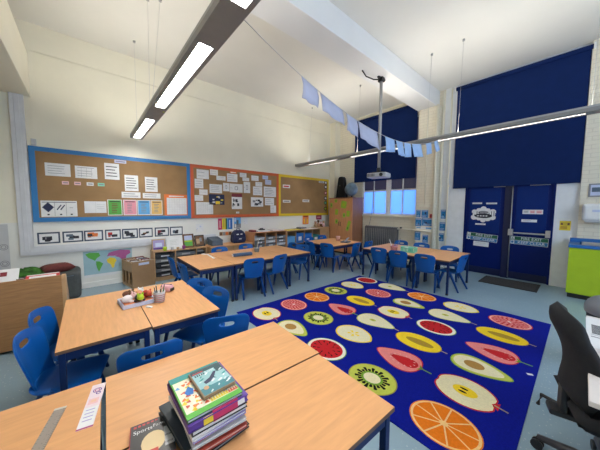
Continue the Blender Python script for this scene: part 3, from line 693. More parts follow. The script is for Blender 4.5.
b.prism([(  .13*math.cos(q*math.pi/8), .09*math.sin(q*math.pi/8)) for q in range(16)], -.0036, 0, PAPER, 'y')
b.prism([(.17*math.cos(q*math.pi/8), -.03+.055*math.sin(q*math.pi/8)) for q in range(16)], -.0042, -.0036, INKD, 'y').prism([(.10*math.cos(q*math.pi/8), .05+.035*math.sin(q*math.pi/8)) for q in range(16)], -.0042, -.0036, GREY, 'y')
for k in range(4): b.box((-.12+.055*k, -.0048, -.045), (-.085+.055*k, -.0042, -.02), PAPER)
for k in range(10): x_ = -.22+.046*k; b.box((x_, -.0046, -.10+.09*rr.random()), (x_+.012, -.0042, -.02+.11*rr.random()), INKD)
o = b.build('paper_splash'); o.location = (-1.525, YD, 1.40); tag(o, 'white splash of paper petals round black lettering on the left blue door', 'decoration')
paper('yellow_sign', 'square yellow warning sign on the wall right of the doors', 'sign', (-.285,-.135,1.125,1.31), 'B', YB, m=YEL, art=[(.1,.55,.9,.8,BROWN),(.1,.15,.7,.45,c('ochre',.55,.35,.03)),(.3,.6,.7,.75,YEL)])
t = thing('framed_picture', 'small grey framed picture high above the hand dryer', 'picture', (.135, YB-.06, 1.88))
MB().box((-.09,-.02,-.12), (.09,0,.12), GREY).build('frame', t, bevel=.004); MB().box((-.065,-.022,-.095), (.065,-.02,.095), PAPERB).box((-.05,-.023,-.03),(.05,-.022,.05), SLATE).build('print', t)
t = thing('hand_dryer', 'white rounded hand dryer on the cream brick wall above the green unit', 'hand dryer', (.16, YB-.06, 1.47))
MB().box((-.17,-.16,-.14), (.17,0,.17), WHITE).build('casing', t, bevel=.05, seg=4); MB().box((-.13,-.14,-.17), (.13,-.02,-.135), LGREY).build('nozzle', t, bevel=.01)
MB().box((-.05,-.163,.02), (.05,-.159,.06), PAPERB).build('badge_plate', t)

# ------------------------------------------------------------------ blinds
def blind(label, x0, x1, z0, z1):
    t = thing('roller_blind', label, 'blind', ((x0+x1)/2, YB-.005, z1))
    hw = (x1-x0)/2
    MB().box((-hw, -.034, z0-z1), (hw, -.030, -.02), NAVYB).build('fabric', t)
    MB().cyl((-hw-.02, -.05, -.03), (hw+.02, -.05, -.03), .042, NAVYB, n=16).build('roller', t)
    MB().box((-hw, -.045, z0-z1-.02), (hw, -.020, z0-z1+.012), NAVYB).build('bottom_bar', t, bevel=.004)
    for s in (-1, 1): MB().box((s*(hw+.035)-.015, -.10, -.08), (s*(hw+.035)+.015, .005, .02), WHITE).build('bracket', t, bevel=.003)
    MB().tube([(-hw-.045, -.06, -.04), (-hw-.05, -.06, z0-z1-.12)], .002, LGREY, 6).build('pull_chain', t)
blind('dark navy roller blind half down over the blue-lit window', -5.19, -3.12, 2.41, 4.40)
blind('large dark navy roller blind above the blue doors', -2.17, -.06, 2.05, 4.46)

# ------------------------------------------------------------------ pillar: posters, pipes, call point
PB = c('poster_blue', .01, .19, .48)
def bposter(label, rect, plane, seed):
    paper('blue_poster', label, 'poster', rect, 'B', plane, m=PB, art=[(.08,.84,.92,.93,PAPERB)]+blobs(8, [SKYB, CYAN, NAVY, CYAN], seed, .08, .85, .28)+lines(3, .1, .9, .06, .3, PAPERB, .03, seed=seed), group='blue posters by the pillar')
YP = 6.8
bposter('narrow blue poster at the top left of the pillar group', (-2.98,-2.865,1.29,1.49), YP, 1)
bposter('larger blue poster at the top right of the pillar group', (-2.84,-2.67,1.285,1.49), YP, 2)
bposter('blue poster in the middle left of the pillar group', (-2.995,-2.83,1.05,1.265), YP, 3)
bposter('wide blue poster in the middle right of the pillar group', (-2.82,-2.54,1.07,1.275), YP, 4)
bposter('blue poster at the bottom left of the pillar group, below the pipe', (-2.995,-2.85,.67,.90), YP, 5)
bposter('blue and grey poster at the bottom right of the pillar group', (-2.79,-2.65,.62,.83), YP, 6)
bposter('uppermost of three blue posters right of the upright pipes', (-2.43,-2.31,1.27,1.50), YB, 7)
bposter('middle of three blue posters right of the upright pipes', (-2.45,-2.31,.96,1.17), YB, 8)
bposter('lowest of three blue posters right of the upright pipes', (-2.46,-2.34,.68,.89), YB, 9)
paper('caption_strip', 'long white and blue caption strip across the pillar above the pipe', 'paper', (-2.98,-2.54,.975,1.045), 'B', YP, art=[(.05,.3,.3,.7,SKYB),(.6,.2,.95,.8,SKYB)])
o = MB().box((-.05,-.04,-.05), (.05,0,.05), RED).box((-.03,-.044,-.02), (.03,-.04,.03), MAROON).build('fire_call_point', bevel=.006); o.location = (-2.57, YP, 1.335); tag(o, 'small dark red fire call point box on the pillar', 'alarm')
for x_, y_, r_, l_, top in ((-2.53, 6.765, .028, 'leftmost thick cream pipe running up the pillar edge', 4.13), (-2.46, 6.95, .022, 'second upright cream pipe, beside the pillar corner', 4.5), (-2.28, 6.955, .018, 'thin upright cream pipe nearest the big blind', 4.48)):
    b = MB().cyl((0, 0, 0), (0, 0, top), r_, CREAM, n=12)
    o = b.build('wall_pipe'); o.location = (x_, y_, 0)
    for zz in (.8, 2.1, 3.4): MB().box((-r_-.012, -.01, zz-.012), (r_+.012, YB-y_ if y_ > 6.8 else YP-y_, zz+.012), CREAM).build('pipe_clip', o)
    tag(o, l_, 'pipe', 'upright pipes by the pillar')
o = MB().tube([(-3.58, 6.86, .93), (-3.05, 6.86, .93), (-3.02, 6.76, .93), (-2.56, 6.76, .93)], .022, CREAM, 10).build('heating_pipe'); tag(o, 'cream heating pipe running level from radiator across the pillar', 'pipe')
# conduit on the pillar
o = MB().cyl((0, 0, 1.62), (0, 0, 4.13), .012, CREAM, n=8).build('conduit'); o.location = (-2.77, 6.788, 0); MB().box((-.14,-.012,1.57), (.14, .012, 1.63), CREAM).build('socket_plate', o); tag(o, 'thin conduit down the pillar centre ending above the blue posters', 'pipe')

# ------------------------------------------------------------------ radiator
t = thing('radiator', 'dark grey column radiator below the window, right of the wardrobe', 'radiator', (-4.08, 6.88, 0))
b = MB()
for k in range(17):
    x_ = -.52+.065*k
    for dy in (-.05, .05): b.tube([(x_, dy, .12), (x_, dy, .92)], .024, GREYR if 'GREYR' in globals() else mat('radiator_grey', (.13,.13,.14), .4), 8)
    b.ball((x_, 0, .93), .03, .085, .045, MATS.get('radiator_grey'), 10, 6); b.ball((x_, 0, .12), .03, .085, .045, MATS['radiator_grey'], 10, 6)
b.build('columns', t)
for x_ in (-.5, .5): MB().box((x_-.03, -.07, 0), (x_+.03, .07, .12), MATS['radiator_grey']).build('foot', t, bevel=.006)
MB().cyl((.53, 0, .92), (.62, 0, .92), .02, BLACK).ball((.64, 0, .95), .035, .035, .045, BLACK).build('valve', t)

# ------------------------------------------------------------------ wardrobe and what stands on it
t = thing('wardrobe', 'tall reddish wooden two-door wardrobe in the corner with green stickers', 'wardrobe', (-5.30, 6.67, 0))
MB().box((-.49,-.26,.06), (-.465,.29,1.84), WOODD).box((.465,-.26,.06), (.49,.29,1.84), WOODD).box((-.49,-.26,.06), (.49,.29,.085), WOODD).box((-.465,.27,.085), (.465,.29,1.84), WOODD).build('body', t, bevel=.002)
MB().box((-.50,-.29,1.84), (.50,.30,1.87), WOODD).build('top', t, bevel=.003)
MB().box((-.46,-.22,0), (.46,.27,.06), BLACK).build('plinth', t)
for s in (-1, 1):
    d = MB().box((min(s*.003, s*.488), -.283, .07), (max(s*.003, s*.488), -.262, 1.835), WOODW).build('door', t, bevel=.002)
    MB().tube([(s*.035,-.285,.93), (s*.035,-.315,.95), (s*.035,-.315,1.05), (s*.035,-.285,1.07)], .008, BLACK, 8).build('handle', d)
lg = c('sticker_green', .30, .55, .05)
for i, (x0_, x1_, z0_, z1_, l_) in enumerate(((-5.55,-5.44,1.71,1.82,'top'), (-5.52,-5.40,1.30,1.49,'upper middle'), (-5.51,-5.40,1.0,1.15,'lower middle'), (-5.27,-5.05,1.52,1.76,'big square'), (-5.19,-5.09,1.22,1.36,'small square'), (-5.04,-4.91,1.25,1.44,'right edge'), (-5.04,-4.93,.79,.96,'lowest slanted'), (-4.99,-4.88,.95,1.12,'second lowest slanted'), (-5.74,-5.65,1.54,1.70,'far left'))):
    dx = 0; b = MB(); hw, hh = (x1_-x0_)/2, (z1_-z0_)/2
    b.prism([(-hw,-hh*.8),(-hw*.7,-hh),(hw*.8,-hh),(hw,-hh*.6),(hw,hh*.8),(hw*.7,hh),(-hw*.8,hh),(-hw,hh*.7)], -.0015, 0, lg, 'y').prism([(hw*.5*math.cos(k*math.pi/5), hh*.5*math.sin(k*math.pi/5)) for k in range(10)], -.002, -.0015, LIME if i % 2 else c('sticker_dark', .12, .32, .04), 'y')
    o = b.build('green_sticker'); o.location = ((x0_+x1_)/2, 6.67-.283, (z0_+z1_)/2); o.rotation_euler.y = .35 if 'slanted' in l_ else .05*i % .2
    tag(o, l_+' bright green sticker on the wardrobe doors', 'sticker', 'green stickers on the wardrobe')
b = MB().prism([(-.21,0),(.21,0),(.17,.30),(.10,.68),(.06,.73),(-.06,.73),(-.11,.68),(-.17,.30)], -.09, .09, BLACKF, 'y')
o = b.build('instrument_case', bevel=.03, seg=3); o.location = (-5.52, 6.72, 1.87); MB().tube([(-.03,-.10,.40), (-.03,-.125,.43), (.03,-.125,.43), (.03,-.10,.40)], .008, BLACK).build('handle', o); tag(o, 'black tapering instrument case standing on top of the wardrobe', 'case')
GLB = mat('globe_ocean', (.16, .24, .32), .3, .45, 5)
t = thing('globe', 'grey-blue school globe on its stand on top of the wardrobe', 'globe', (-5.02, 6.62, 1.87))
MB().ball((-.02, 0, .27), .215, .215, .215, GLB, 24, 16).build('sphere', t)
MB().tube([(-.02+.235*math.cos(a_), .0, .27+.235*math.sin(a_)) for a_ in [R(-80+14*k) for k in range(13)]], .010, SILVER, 8).build('meridian_arm', t)
MB().lathe([(0,0),(.13,0),(.13,.012),(.03,.03),(.02,.06),(0,.06)], BLACK).build('base', t)
# cable hanging beside the wardrobe down from the projector supply
o = MB().tube([(-4.42, 6.96, 2.35), (-4.44, 6.955, 1.6), (-4.5, 6.955, 1.2), (-4.56, 6.96, .98)], .008, GREY, 6).build('cable'); tag(o, 'thin grey cable hanging in front of the window beside the wardrobe', 'cable')

# ------------------------------------------------------------------ pendant lights
def pendant(label, x0, x1, y, wires, lenses, hl):
    t = thing('linear_pendant', label, 'light', ((x0+x1)/2, y, 2.82)); cx = (x0+x1)/2; hw = .095
    b = MB(); b.box((x0-cx, -hw, .035), (x1-cx, hw, .05), LIGHTB)
    b.box((x0-cx, -hw, 0), (x1-cx, -hl+.001, .035), LIGHTB).box((x0-cx, hl+.001, 0), (x1-cx, hw, .035), LIGHTB)
    ends = [x0]+[q for l in lenses for q in l]+[x1]
    for k in range(0, len(ends), 2):
        if ends[k+1] > ends[k]: b.box((ends[k]-cx, -hl+.001, 0), (ends[k+1]-cx, hl+.001, .035), LIGHTB)
    b.box((x0-cx, -hw, .05), (x1-cx, -hw+.012, .075), GREYM).box((x0-cx, hw-.012, .05), (x1-cx, hw, .075), GREYM)
    b.build('body', t)
    for a, e in lenses:
        MB().box((a-cx, -hl, .032), (e-cx, hl, .0348), DIFF).build('diffuser', t)
        MB().box((a-cx, -.06, .051), (e-cx, .06, .056), UPL).build('uplight_tube', t)
    for wx, wy in wires:
        MB().cyl((wx-cx, 0, .05), (wx-cx, wy-y, ZC-2.82), .002, SILVER, n=6).build('suspension_wire', t)
        MB().cyl((wx-cx, wy-y, ZC-2.82-.03), (wx-cx, wy-y, ZC-2.82), .02, GREYM, n=12).build('ceiling_fixing', t)
    MB().cyl((lenses[1][0]-cx-.12, .07, -.006), (lenses[1][0]-cx-.12, .07, 0), .012, LIME, n=10).build('indicator', t)
pendant('long dark pendant strip light slanting across the upper left', -5.62, 1.2, .775, [(-5.85+.35, .79), (-4.28, .80), (-4.18, .94), (-1.9, .78), (.4, .78)], [(-5.55,-4.25), (-3.66,-2.03), (-1.5,.1)], .055)
pendant('long grey pendant strip light running in front of the navy blinds', -6.03, .12, 5.12, [(-5.5, 5.25), (-3.75, 5.2), (-2.1, 5.2), (-1.56, 5.18), (.0, 5.15)], [(-5.5,-4.4), (-3.95,-2.45), (-2.0,-.05)], .019)
o = MB().lathe([(0,-.05),(.03,-.05),(.05,-.03),(.055,0)], WHITE).build('smoke_detector'); o.location = (-3.44, 2.71, ZC); tag(o, 'small white smoke detector on the ceiling left of the beam', 'detector')

# ------------------------------------------------------------------ bunting of pale papers
P0, P1 = Vector((-1.60, .875, 2.83)), Vector((-1.80, 5.02, 2.83))
def bunt(tt): p = P0.lerp(P1, tt); p.z -= 4*.38*tt*(1-tt); return p
t = thing('bunting_string', 'thin string sagging between the two pendant lights, carrying pale papers', 'string', P0)
MB().tube([bunt(k/24)-P0 for k in range(25)], .0035, LGREY, 6).build('line', t)
def bflag(label, t0, t1, h0, h1, m_, sway):
    a, e = bunt(t0), bunt(t1); b = MB(); n = 5; vs = []; fs = []
    for i in range(n+1):
        p = a.lerp(e, i/n); 
        for j in range(4):
            q = p + Vector((sway*(j/3)**2 + .012*math.sin(3*i/n*math.pi)*j/3, .02*math.sin(j*1.3), -(h0+(h1-h0)*i/n)*j/3)); vs.append(q-a)
    for i in range(n):
        for j in range(3): fs.append((i*4+j, i*4+j+1, i*4+j+5, i*4+j+4))
    b.add(vs, fs, m_, True); o = b.build('paper_flag', solid=.003); o.location = a; tag(o, label, 'flag', 'papers along the bunting string')
# ------------------------------------------------------------------ projector on its pole
t = thing('ceiling_projector', 'white projector hanging on a long grey pole from the ceiling beam', 'projector', (-2.79, 4.56, 0))
MB().cyl((0,0,2.34), (0,0,4.10), .030, GREYM, n=14).build('pole', t)
MB().box((-.05,-.05,4.05), (.05,.05,4.13), BLACK).box((-.02,-.12,4.10), (.02,.12,4.13), BLACK).build('ceiling_mount', t, bevel=.004)
MB().cyl((0,0,2.26), (0,0,2.36), .04, BLACK, n=14).box((-.10,-.10,2.25), (.10,.10,2.275), BLACK).build('bracket', t, bevel=.003)
pj = MB(); pj.M = Matrix.Rotation(R(12), 4, 'Z'); pj.box((-.20,-.15,2.155), (.20,.15,2.25), c('projector_white', .50,.51,.54,.4)); o = pj.build('casing', t, bevel=.02, seg=3)
pj = MB(); pj.M = Matrix.Rotation(R(12), 4, 'Z')
for k in range(6): pj.box((-.19+.028*k, -.153, 2.175), (-.176+.028*k, -.15, 2.235), DGREY)
pj.build('vent', t)
pj = MB(); pj.M = Matrix.Rotation(R(12), 4, 'Z'); pj.cyl((.10,-.17,2.203), (.10,-.14,2.203), .034, BLACK); pj.build('lens', t)
MB().tube([(0,0,4.10), (-.06,-.18,4.06), (-.10,-.38,4.07), (-.09,-.52,4.125)], .012, BLACK, 8).build('power_cable', t)

for i, (a_, e_, h0, h1, blue, nm) in enumerate(((.132,.180,.19,.17,0,'first, nearest the photographer'), (.189,.270,.18,.17,0,'second and widest from the left'), (.287,.335,.18,.19,0,'third from the left'), (.340,.439,.19,.22,0,'fourth, just left of the projector pole'), (.488,.548,.20,.17,1,'first right of the projector pole'), (.562,.610,.20,.21,1,'second right of the pole'), (.622,.676,.21,.20,1,'third right of the pole'), (.688,.772,.20,.21,1,'fourth right of the pole, wider'), (.822,.877,.19,.19,1,'second last on the right'), (.912,.955,.19,.18,1,'last on the right, by the big blind'))):
    bflag('pale %s paper on the bunting string, %s' % ('blue' if blue else 'lilac', nm), a_, e_, h0, h1, c('flag_blue', .36, .52, .80, .8) if blue else c('flag_lilac', .46, .47, .60, .8), .05 if i % 2 else .025)

# ------------------------------------------------------------------ wooden book browser at the left foreground
t = thing('book_browser', 'wooden book browser with plain back panel at the left foreground', 'bookcase', (-4.03, -.72, 0))
MB().box((.155,-.50,.03), (.175,.475,.765), WOODU).build('back_panel', t, bevel=.003)
for s, yy in ((1, .475), (-1, -.50)):
    MB().prism([(-.20,.0),(.175,.0),(.175,.72),(.16,.755),(.12,.765),(.06,.74),(-.16,.48),(-.20,.42)], yy, yy+.035, WOODL, 'y').build('end_panel', t, bevel=.003)
MB().box((-.19,-.475,.06), (.155,.475,.085), WOODL).box((-.19,-.475,.36), (.155,.475,.38), WOODL).box((-.19,-.475,.38), (-.17,.475,.50), WOODL).box((-.02,-.475,.38),(0,.475,.72), WOODL).build('shelf', t, bevel=.002)
def sbook(label, name, x, y0_, y1_, z0_, h, lean, cov, art=None, th=.02, group=None):
    b = MB(); w_ = y1_-y0_
    b.box((-th/2,-w_/2,0), (th/2,w_/2,h), cov)
    b.box((-th/2+.003,-w_/2+.004,h-.001), (th/2-.003,w_/2-.004,h+.0005), PAPER)
    if art:
        for u0,v0,u1,v1,mt in art: b.box((th/2, -w_/2+u0*w_, v0*h), (th/2+.0008, -w_/2+u1*w_, v1*h), mt); b.box((-th/2-.0008, -w_/2+u0*w_, v0*h), (-th/2, -w_/2+u1*w_, v1*h), mt)
    o = b.build(name); o.location = (x, (y0_+y1_)/2, z0_); o.rotation_euler.y = lean; return tag(o, label, 'book', group)
gb = 'books in the wooden browser'
sbook('white picture book with dark pink spots standing in the wooden browser', 'picture_book', -3.895, -.92, -.60, .60, .36, -.85, PAPER, blobs(16, [c('hot_pink',.55,.03,.13), MAROON], 4, .04, .97, .16), group=gb)
sbook('red and white book laid along the top of the wooden browser', 'picture_book', -3.885, -.54, -.27, .70, .20, -1.3, RED, [(.02,.90,.98,.99,PAPER),(.1,.5,.9,.8,PAPER)], group=gb)
sbook('dark brown book between the spotted and the red book in the browser', 'picture_book', -3.93, -.60, -.545, .38, .38, -.10, BROWN, None, .03, gb)
# grey sofa block with its cushions
t = thing('pouffe', 'dark grey rounded foam seat against the wall behind the wooden browser', 'seat', (-5.76, -.68, 0))
MB().box((-.31,-.58,.0), (.29,.56,.46), mat('grey_upholstery', (.075,.082,.082), .85, .1, 30)).build('cushion_block', t, bevel=.07, seg=4)
MB().tube([(.285,-.5,.40), (.285,.48,.40)], .006, SLATE, 6).build('piping', t)
def cushion(name, label, cx, cy, cz, sx, sy, sz, rz, mt, tilt=0):
    b = MB(); n = 10; vs = []; fs = []
    for s in (1, -1):
        for i in range(n+1):
            for j in range(n+1):
                u, v = -1+2*i/n, -1+2*j/n; k = (1-u**4)*(1-v**4)
                vs.append((sx*u*(1-.10*v*v*0 - .08*(1-abs(v))), sy*v*(1-.08*(1-abs(u))), s*sz*k**.6))
    m_ = (n+1)**2
    for q in (0, m_):
        for i in range(n):
            for j in range(n): fs.append((q+i*(n+1)+j, q+i*(n+1)+j+1, q+(i+1)*(n+1)+j+1, q+(i+1)*(n+1)+j))
    b.add(vs, fs, mt, True); o = b.build(name); o.location = (cx, cy, cz); o.rotation_euler = (tilt, 0, rz); return tag(o, label, 'cushion')
cushion('cushion', 'maroon pointed cushion on the dark grey seat', -5.66, -.40, .53, .15, .20, .07, .3, mat('maroon_fabric', (.13,.025,.02), .85, .15, 30))
b = MB(); rr = random.Random(5); vs = []; fs = []; n = 12
for i in range(n+1):
    for j in range(n+1):
        u, v = i/n, j/n; vs.append((-.13+.26*u, -.22+.44*v, .005+.10*math.sin(math.pi*u)**.7*math.sin(math.pi*v)**.7*(.75+.5*rr.random())))
for i in range(n):
    for j in range(n): fs.append((i*(n+1)+j, i*(n+1)+j+1, (i+1)*(n+1)+j+1, (i+1)*(n+1)+j))
b.add(vs, fs, mat('green_fabric', (.045,.16,.02), .85, .5, 14), True)
o = b.build('green_cloth', solid=.006); o.location = (-5.68, -.73, .462); tag(o, 'rumpled leafy green cloth on the dark grey seat left of the maroon cushion', 'cloth')

# ------------------------------------------------------------------ book box (kinderbox)
t = thing('book_box', 'low wooden kinder box full of small books below the picture cards', 'book box', (-5.76, .74, 0), .20)
MB().box((.262,-.19,0), (.28,.19,.505), CARD).build('end_panel', t, bevel=.003); MB().box((-.28,-.19,0), (-.262,.19,.505), CARD).build('end_panel', t, bevel=.003)
q = MB()
for s in (-1, 1):
    q.box((-.262, s*.19-.009, .30), (.262, s*.19+.009, .49), WOODL); q.box((-.262, s*.19-.009, 0), (.262, s*.19+.009, .05), WOODL)
    for xx in (-.25, -.09, .08, .25): q.box((xx-.022, s*.19-.009, .05), (xx+.022, s*.19+.009, .30), WOODL)
q.build('side_panel', t, bevel=.003)
MB().box((-.262,-.18,.30), (.262,.18,.315), WOODL).box((-.262,-.18,.03), (.262,.18,.045), WOODL).build('shelf', t)
MB().box((-.262,-.009,.315), (.262,.009,.49), WOODL).box((-.008,-.18,.315), (.008,.18,.48), WOODL).build('divider', t)
MB().box((.28,-.09,.43), (.283,.09,.475), PAPERB).build('label_plate', t)
rr = random.Random(9); bn = 0
for qx, qn in ((-.135, 'back'), (.135, 'front')):
    for qy, sn in ((-.095, 'left'), (.095, 'right')):
        for k, oo in enumerate(('first', 'middle', 'last')):
            h = .175+.03*rr.random(); mt = [BROWN, TAN, LGREY, MAROON, PAPER, SLATE][bn % 6]; nmm = ['brown','tan','light grey','maroon','white','slate'][bn % 6]; bn += 1
            sbook('%s small book, %s in the %s %s compartment of the book box' % (nmm, oo, qn, sn), 'reading_book', -5.76+(qx-.07+.07*k)*.98-qy*.2, .74+qy*.98+(qx-.07+.07*k)*.2-.07, .74+qy*.98+(qx-.07+.07*k)*.2+.07, .317, h, .12, mt, [(.1,.6,.9,.9,PAPER if mt is not PAPER else GREY)], .012, 'books in the book box')

# ------------------------------------------------------------------ drawer unit under the picture cards
def tray(name, label, x0, yc, zc, w_, d_, h_, m_, group, front=GREY, lbl=True):
    t = thing(name, label, 'tray', (x0, yc, zc), 0, group)
    b = MB()
    b.box((-d_, -w_/2, 0), (0, w_/2, .006), m_).box((-.006, -w_/2, 0), (0, w_/2, h_), m_).box((-d_, -w_/2, 0), (-d_+.006, w_/2, h_), m_).box((-d_, -w_/2, 0), (0, -w_/2+.006, h_), m_).box((-d_, w_/2-.006, 0), (0, w_/2, h_), m_)
    b.box((-.006, -w_/2-.008, h_-.012), (.018, w_/2+.008, h_), m_)
    b.build('tray_body', t, bevel=.002)
    if lbl: MB().box((0, -w_*.22, h_*.25), (.002, w_*.22, h_*.65), front).build('label_holder', t)
    return t
t = thing('drawer_unit', 'low oak tray unit with grey trays under the picture cards', 'storage unit', (-5.88, 1.545, 0))
b = MB().box((-.2,-.54,.6), (.2,.54,.62), WOODL).box((-.2,-.54,.06), (.2,.54,.08), WOODL).box((-.2,-.54,.08), (-.19,.54,.6), WOODL).box((-.19,-.52,0), (.18,.52,.06), WOODL)
for yy in (-.53, -.135, .30, .53): b.box((-.19,yy-.01,.08), (.2,yy+.01,.6), WOODL)
b.box((-.19,.31,.34), (.2,.52,.355), WOODL); b.build('carcass', t, bevel=.002)
TR = c('tray_grey', .20, .205, .21, .4); TRD = c('tray_dark', .035, .037, .04, .4)
for k in range(5):
    tray('storage_tray', '%s grey tray down the left column of the low oak unit' % ['lowest','fourth','third','second','topmost'][k], -5.70, 1.213, .085+.10*k, .36, .34, .07, TR if k % 2 else TRD, 'trays in the low oak unit', LGREY)
for k in range(5):
    tray('storage_tray', '%s grey tray in the middle column of the low oak unit' % ['lowest','fourth','third','second','topmost'][k], -5.70, 1.628, .085+.10*k, .39, .34, .07, TRD if k % 2 else TR, 'trays in the low oak unit', LGREY)
o = MB().box((-.15,-.09,0), (.13,.09,.16), TRD).box((-.13,-.07,.16), (.11,.07,.19), LGREY).build('paper_box', bevel=.006); o.location = (-5.86, 1.96, .356); tag(o, 'dark box of papers on the right shelf of the low oak unit', 'box')
# things on top of it
def easel_frame(name, label, cat, x, yc, w_, h_, fm, pm, art, tilt=-.18, bw=.02):
    t = thing(name, label, cat, (x, yc, .62)); t.rotation_euler.y = tilt
    MB().box((-.008,-w_/2,0), (.008,w_/2,bw), fm).box((-.008,-w_/2,h_-bw), (.008,w_/2,h_), fm).box((-.008,-w_/2,bw), (.008,-w_/2+bw,h_-bw), fm).box((-.008,w_/2-bw,bw), (.008,w_/2,h_-bw), fm).build('frame', t, bevel=.002)
    b = MB().box((-.006,-w_/2+bw,bw), (.002,w_/2-bw,h_-bw), pm)
    for u0,v0,u1,v1,mt in art: b.box((.002,-w_/2+bw+u0*(w_-2*bw),bw+v0*(h_-2*bw)), (.0028,-w_/2+bw+u1*(w_-2*bw),bw+v1*(h_-2*bw)), mt)
    b.build('picture', t)
    MB().prism([(-.008,0),(-.008,h_*.6),(-.10,.0)], -.004, .004, fm, 'y').build('stand', t)
    return t
easel_frame('framed_photo', 'tan framed purple picture at the left end of the low oak unit', 'picture frame', -5.84, 1.13, .25, .24, TAN, LILAC, [(.2,.3,.8,.7,PAPERB),(.0,0,1,.2,PURPLE)])
easel_frame('framed_photo', 'white card standing between the purple picture and brown frame', 'picture frame', -5.80, 1.43, .33, .28, PAPER, PAPER, lines(4, .2, .8, .3, .8, mt=c('faint_ink',.55,.6,.55), seed=3), bw=.012)
easel_frame('framed_photo', 'dark maroon framed picture with green field beside the white card', 'picture frame', -5.84, 1.73, .24, .31, BROWN, PAPERB, [(0,0,1,.4,GREEN),(0,.4,1,.55,LIME)], bw=.035)
easel_frame('framed_photo', 'black framed brown photo leaning at the right of the framed field', 'picture frame', -5.88, 2.00, .22, .27, BLACK, BROWN, [(.1,.2,.5,.7,TAN),(.5,.4,.8,.8,GREY)], tilt=-.35, bw=.02)
def cup(label, x, y, z, r, h, mt, cat='pot', name='cup', hollow=True):
    b = MB().lathe([(0,0),(r*.82,0),(r,h),(r*.9,h),(r*.75,.008),(0,.008)], mt, n=18); o = b.build(name); o.location = (x, y, z); return tag(o, label, cat)
cup('lime green cup in front of the purple picture', -5.73, 1.22, .62, .04, .08, LIME); cup('small grey cup in front of the white card', -5.72, 1.36, .62, .03, .065, LGREY); cup('tiny wooden cup in front of the white card', -5.72, 1.47, .62, .03, .05, TAN); cup('purple cup in front of the maroon framed picture', -5.72, 1.59, .62, .038, .075, c('plum', .30, .05, .22))
# low cabinet with dark box and backpack
t = thing('low_cabinet', 'low beech side cabinet between the oak unit and taller tray unit', 'cabinet', (-5.81, 2.68, 0))
MB().box((-.26,-.56,.60), (.26,.56,.62), BEECH).build('worktop', t, bevel=.003)
MB().box((-.25,-.55,.05), (.24,-.53,.60), WOODL).box((-.25,.53,.05), (.24,.55,.60), WOODL).box((-.25,-.53,.05), (-.235,.53,.60), WOODL).box((-.25,-.53,.05), (.24,.53,.07), WOODL).build('carcass', t, bevel=.002)
for s in (-1, 1):
    d = MB().box((.24, min(s*.003,s*.525), .07), (.258, max(s*.003,s*.525), .595), WOODL).build('door', t, bevel=.002); MB().box((.258, s*.03-.006, .36), (.275, s*.03+.006, .46), SILVER).build('handle', d)
MB().box((-.24,-.53,0), (.22,.53,.05), BLACK).build('plinth', t)
t = thing('storage_case', 'dark slate plastic case with sloping lid left of the backpack', 'case', (-5.84, 2.34, .62))
MB().box((-.16,-.13,0), (.16,.13,.11), SLATE).build('body', t, bevel=.01); MB().prism([(-.165,.11),(.165,.11),(.165,.13),(-.165,.19)], -.135, .135, SLATE, 'y').build('lid', t, bevel=.006)
t = thing('backpack', 'navy school backpack with white marks standing by the wall', 'bag', (-5.85, 2.96, .62))
def bagshape():
    b = MB(); prof = [(-.17,0),(.17,0),(.19,.08),(.18,.2),(.13,.29),(.07,.33),(-.07,.33),(-.13,.29),(-.18,.2),(-.19,.08)]
    b.prism(prof, -.09, .09, NAVY, 'x'); return b
bagshape().build('body', t, bevel=.04, seg=4)
MB().box((.085,-.12,.02), (.125,.12,.15), NAVY).build('front_pocket', t, bevel=.03, seg=3)
MB().box((.085,-.09,.215), (.095,-.03,.24), PAPER).box((.085,.02,.215), (.095,.075,.24), PAPER).box((.125,-.04,.10), (.128,.03,.12), PAPER).build('badge', t)
MB().tube([(0,-.05,.32), (0,-.04,.365), (0,.04,.365), (0,.05,.32)], .010, NAVY, 8).build('handle', t)

# ------------------------------------------------------------------ tray unit and pale shelf unit
t = thing('tray_unit', 'reddish wooden tray unit with three columns of grey trays', 'storage unit', (-5.84, 3.82, 0))
b = MB().box((-.24,-.54,.86), (.24,.54,.88), WOODW).box((-.24,-.54,.05), (.24,.54,.07), WOODW).box((-.24,-.54,.07), (-.23,.54,.86), WOODW).box((-.22,-.52,0), (.22,.52,.05), BLACK)
for yy in (-.53, -.18, .18, .53): b.box((-.23,yy-.01,.07), (.24,yy+.01,.86), WOODW)
b.build('carcass', t, bevel=.002)
rr = random.Random(21)
for ci, yy in enumerate((-.355, 0, .355)):
    for k in range(7):
        tr = tray('storage_tray', '%s grey tray of the %s column in the reddish unit' % (['lowest','sixth','fifth','fourth','third','second','topmost'][k], ['left','middle','right'][ci]), -5.62, 3.82+yy, .075+.098*k, .31, .40, .075, TR if (k+ci) % 3 else LGREY, 'trays in the reddish tray unit', PAPER)
t = thing('shelf_unit', 'pale birch shelf unit with blue bins under the yellow-bordered board', 'storage unit', (-5.84, 5.065, 0))
b = MB().box((-.24,-.695,.84), (.24,.695,.86), WOODL).box((-.24,-.695,.05), (.24,.695,.07), WOODL).box((-.24,-.695,.07), (-.23,.695,.84), WOODL).box((-.23,-.675,.445), (.24,.675,.46), WOODL)
for yy in (-.685, -.345, 0, .345, .685): b.box((-.23,yy-.01,.07), (.24,yy+.01,.84), WOODL)
b.build('carcass', t, bevel=.002)
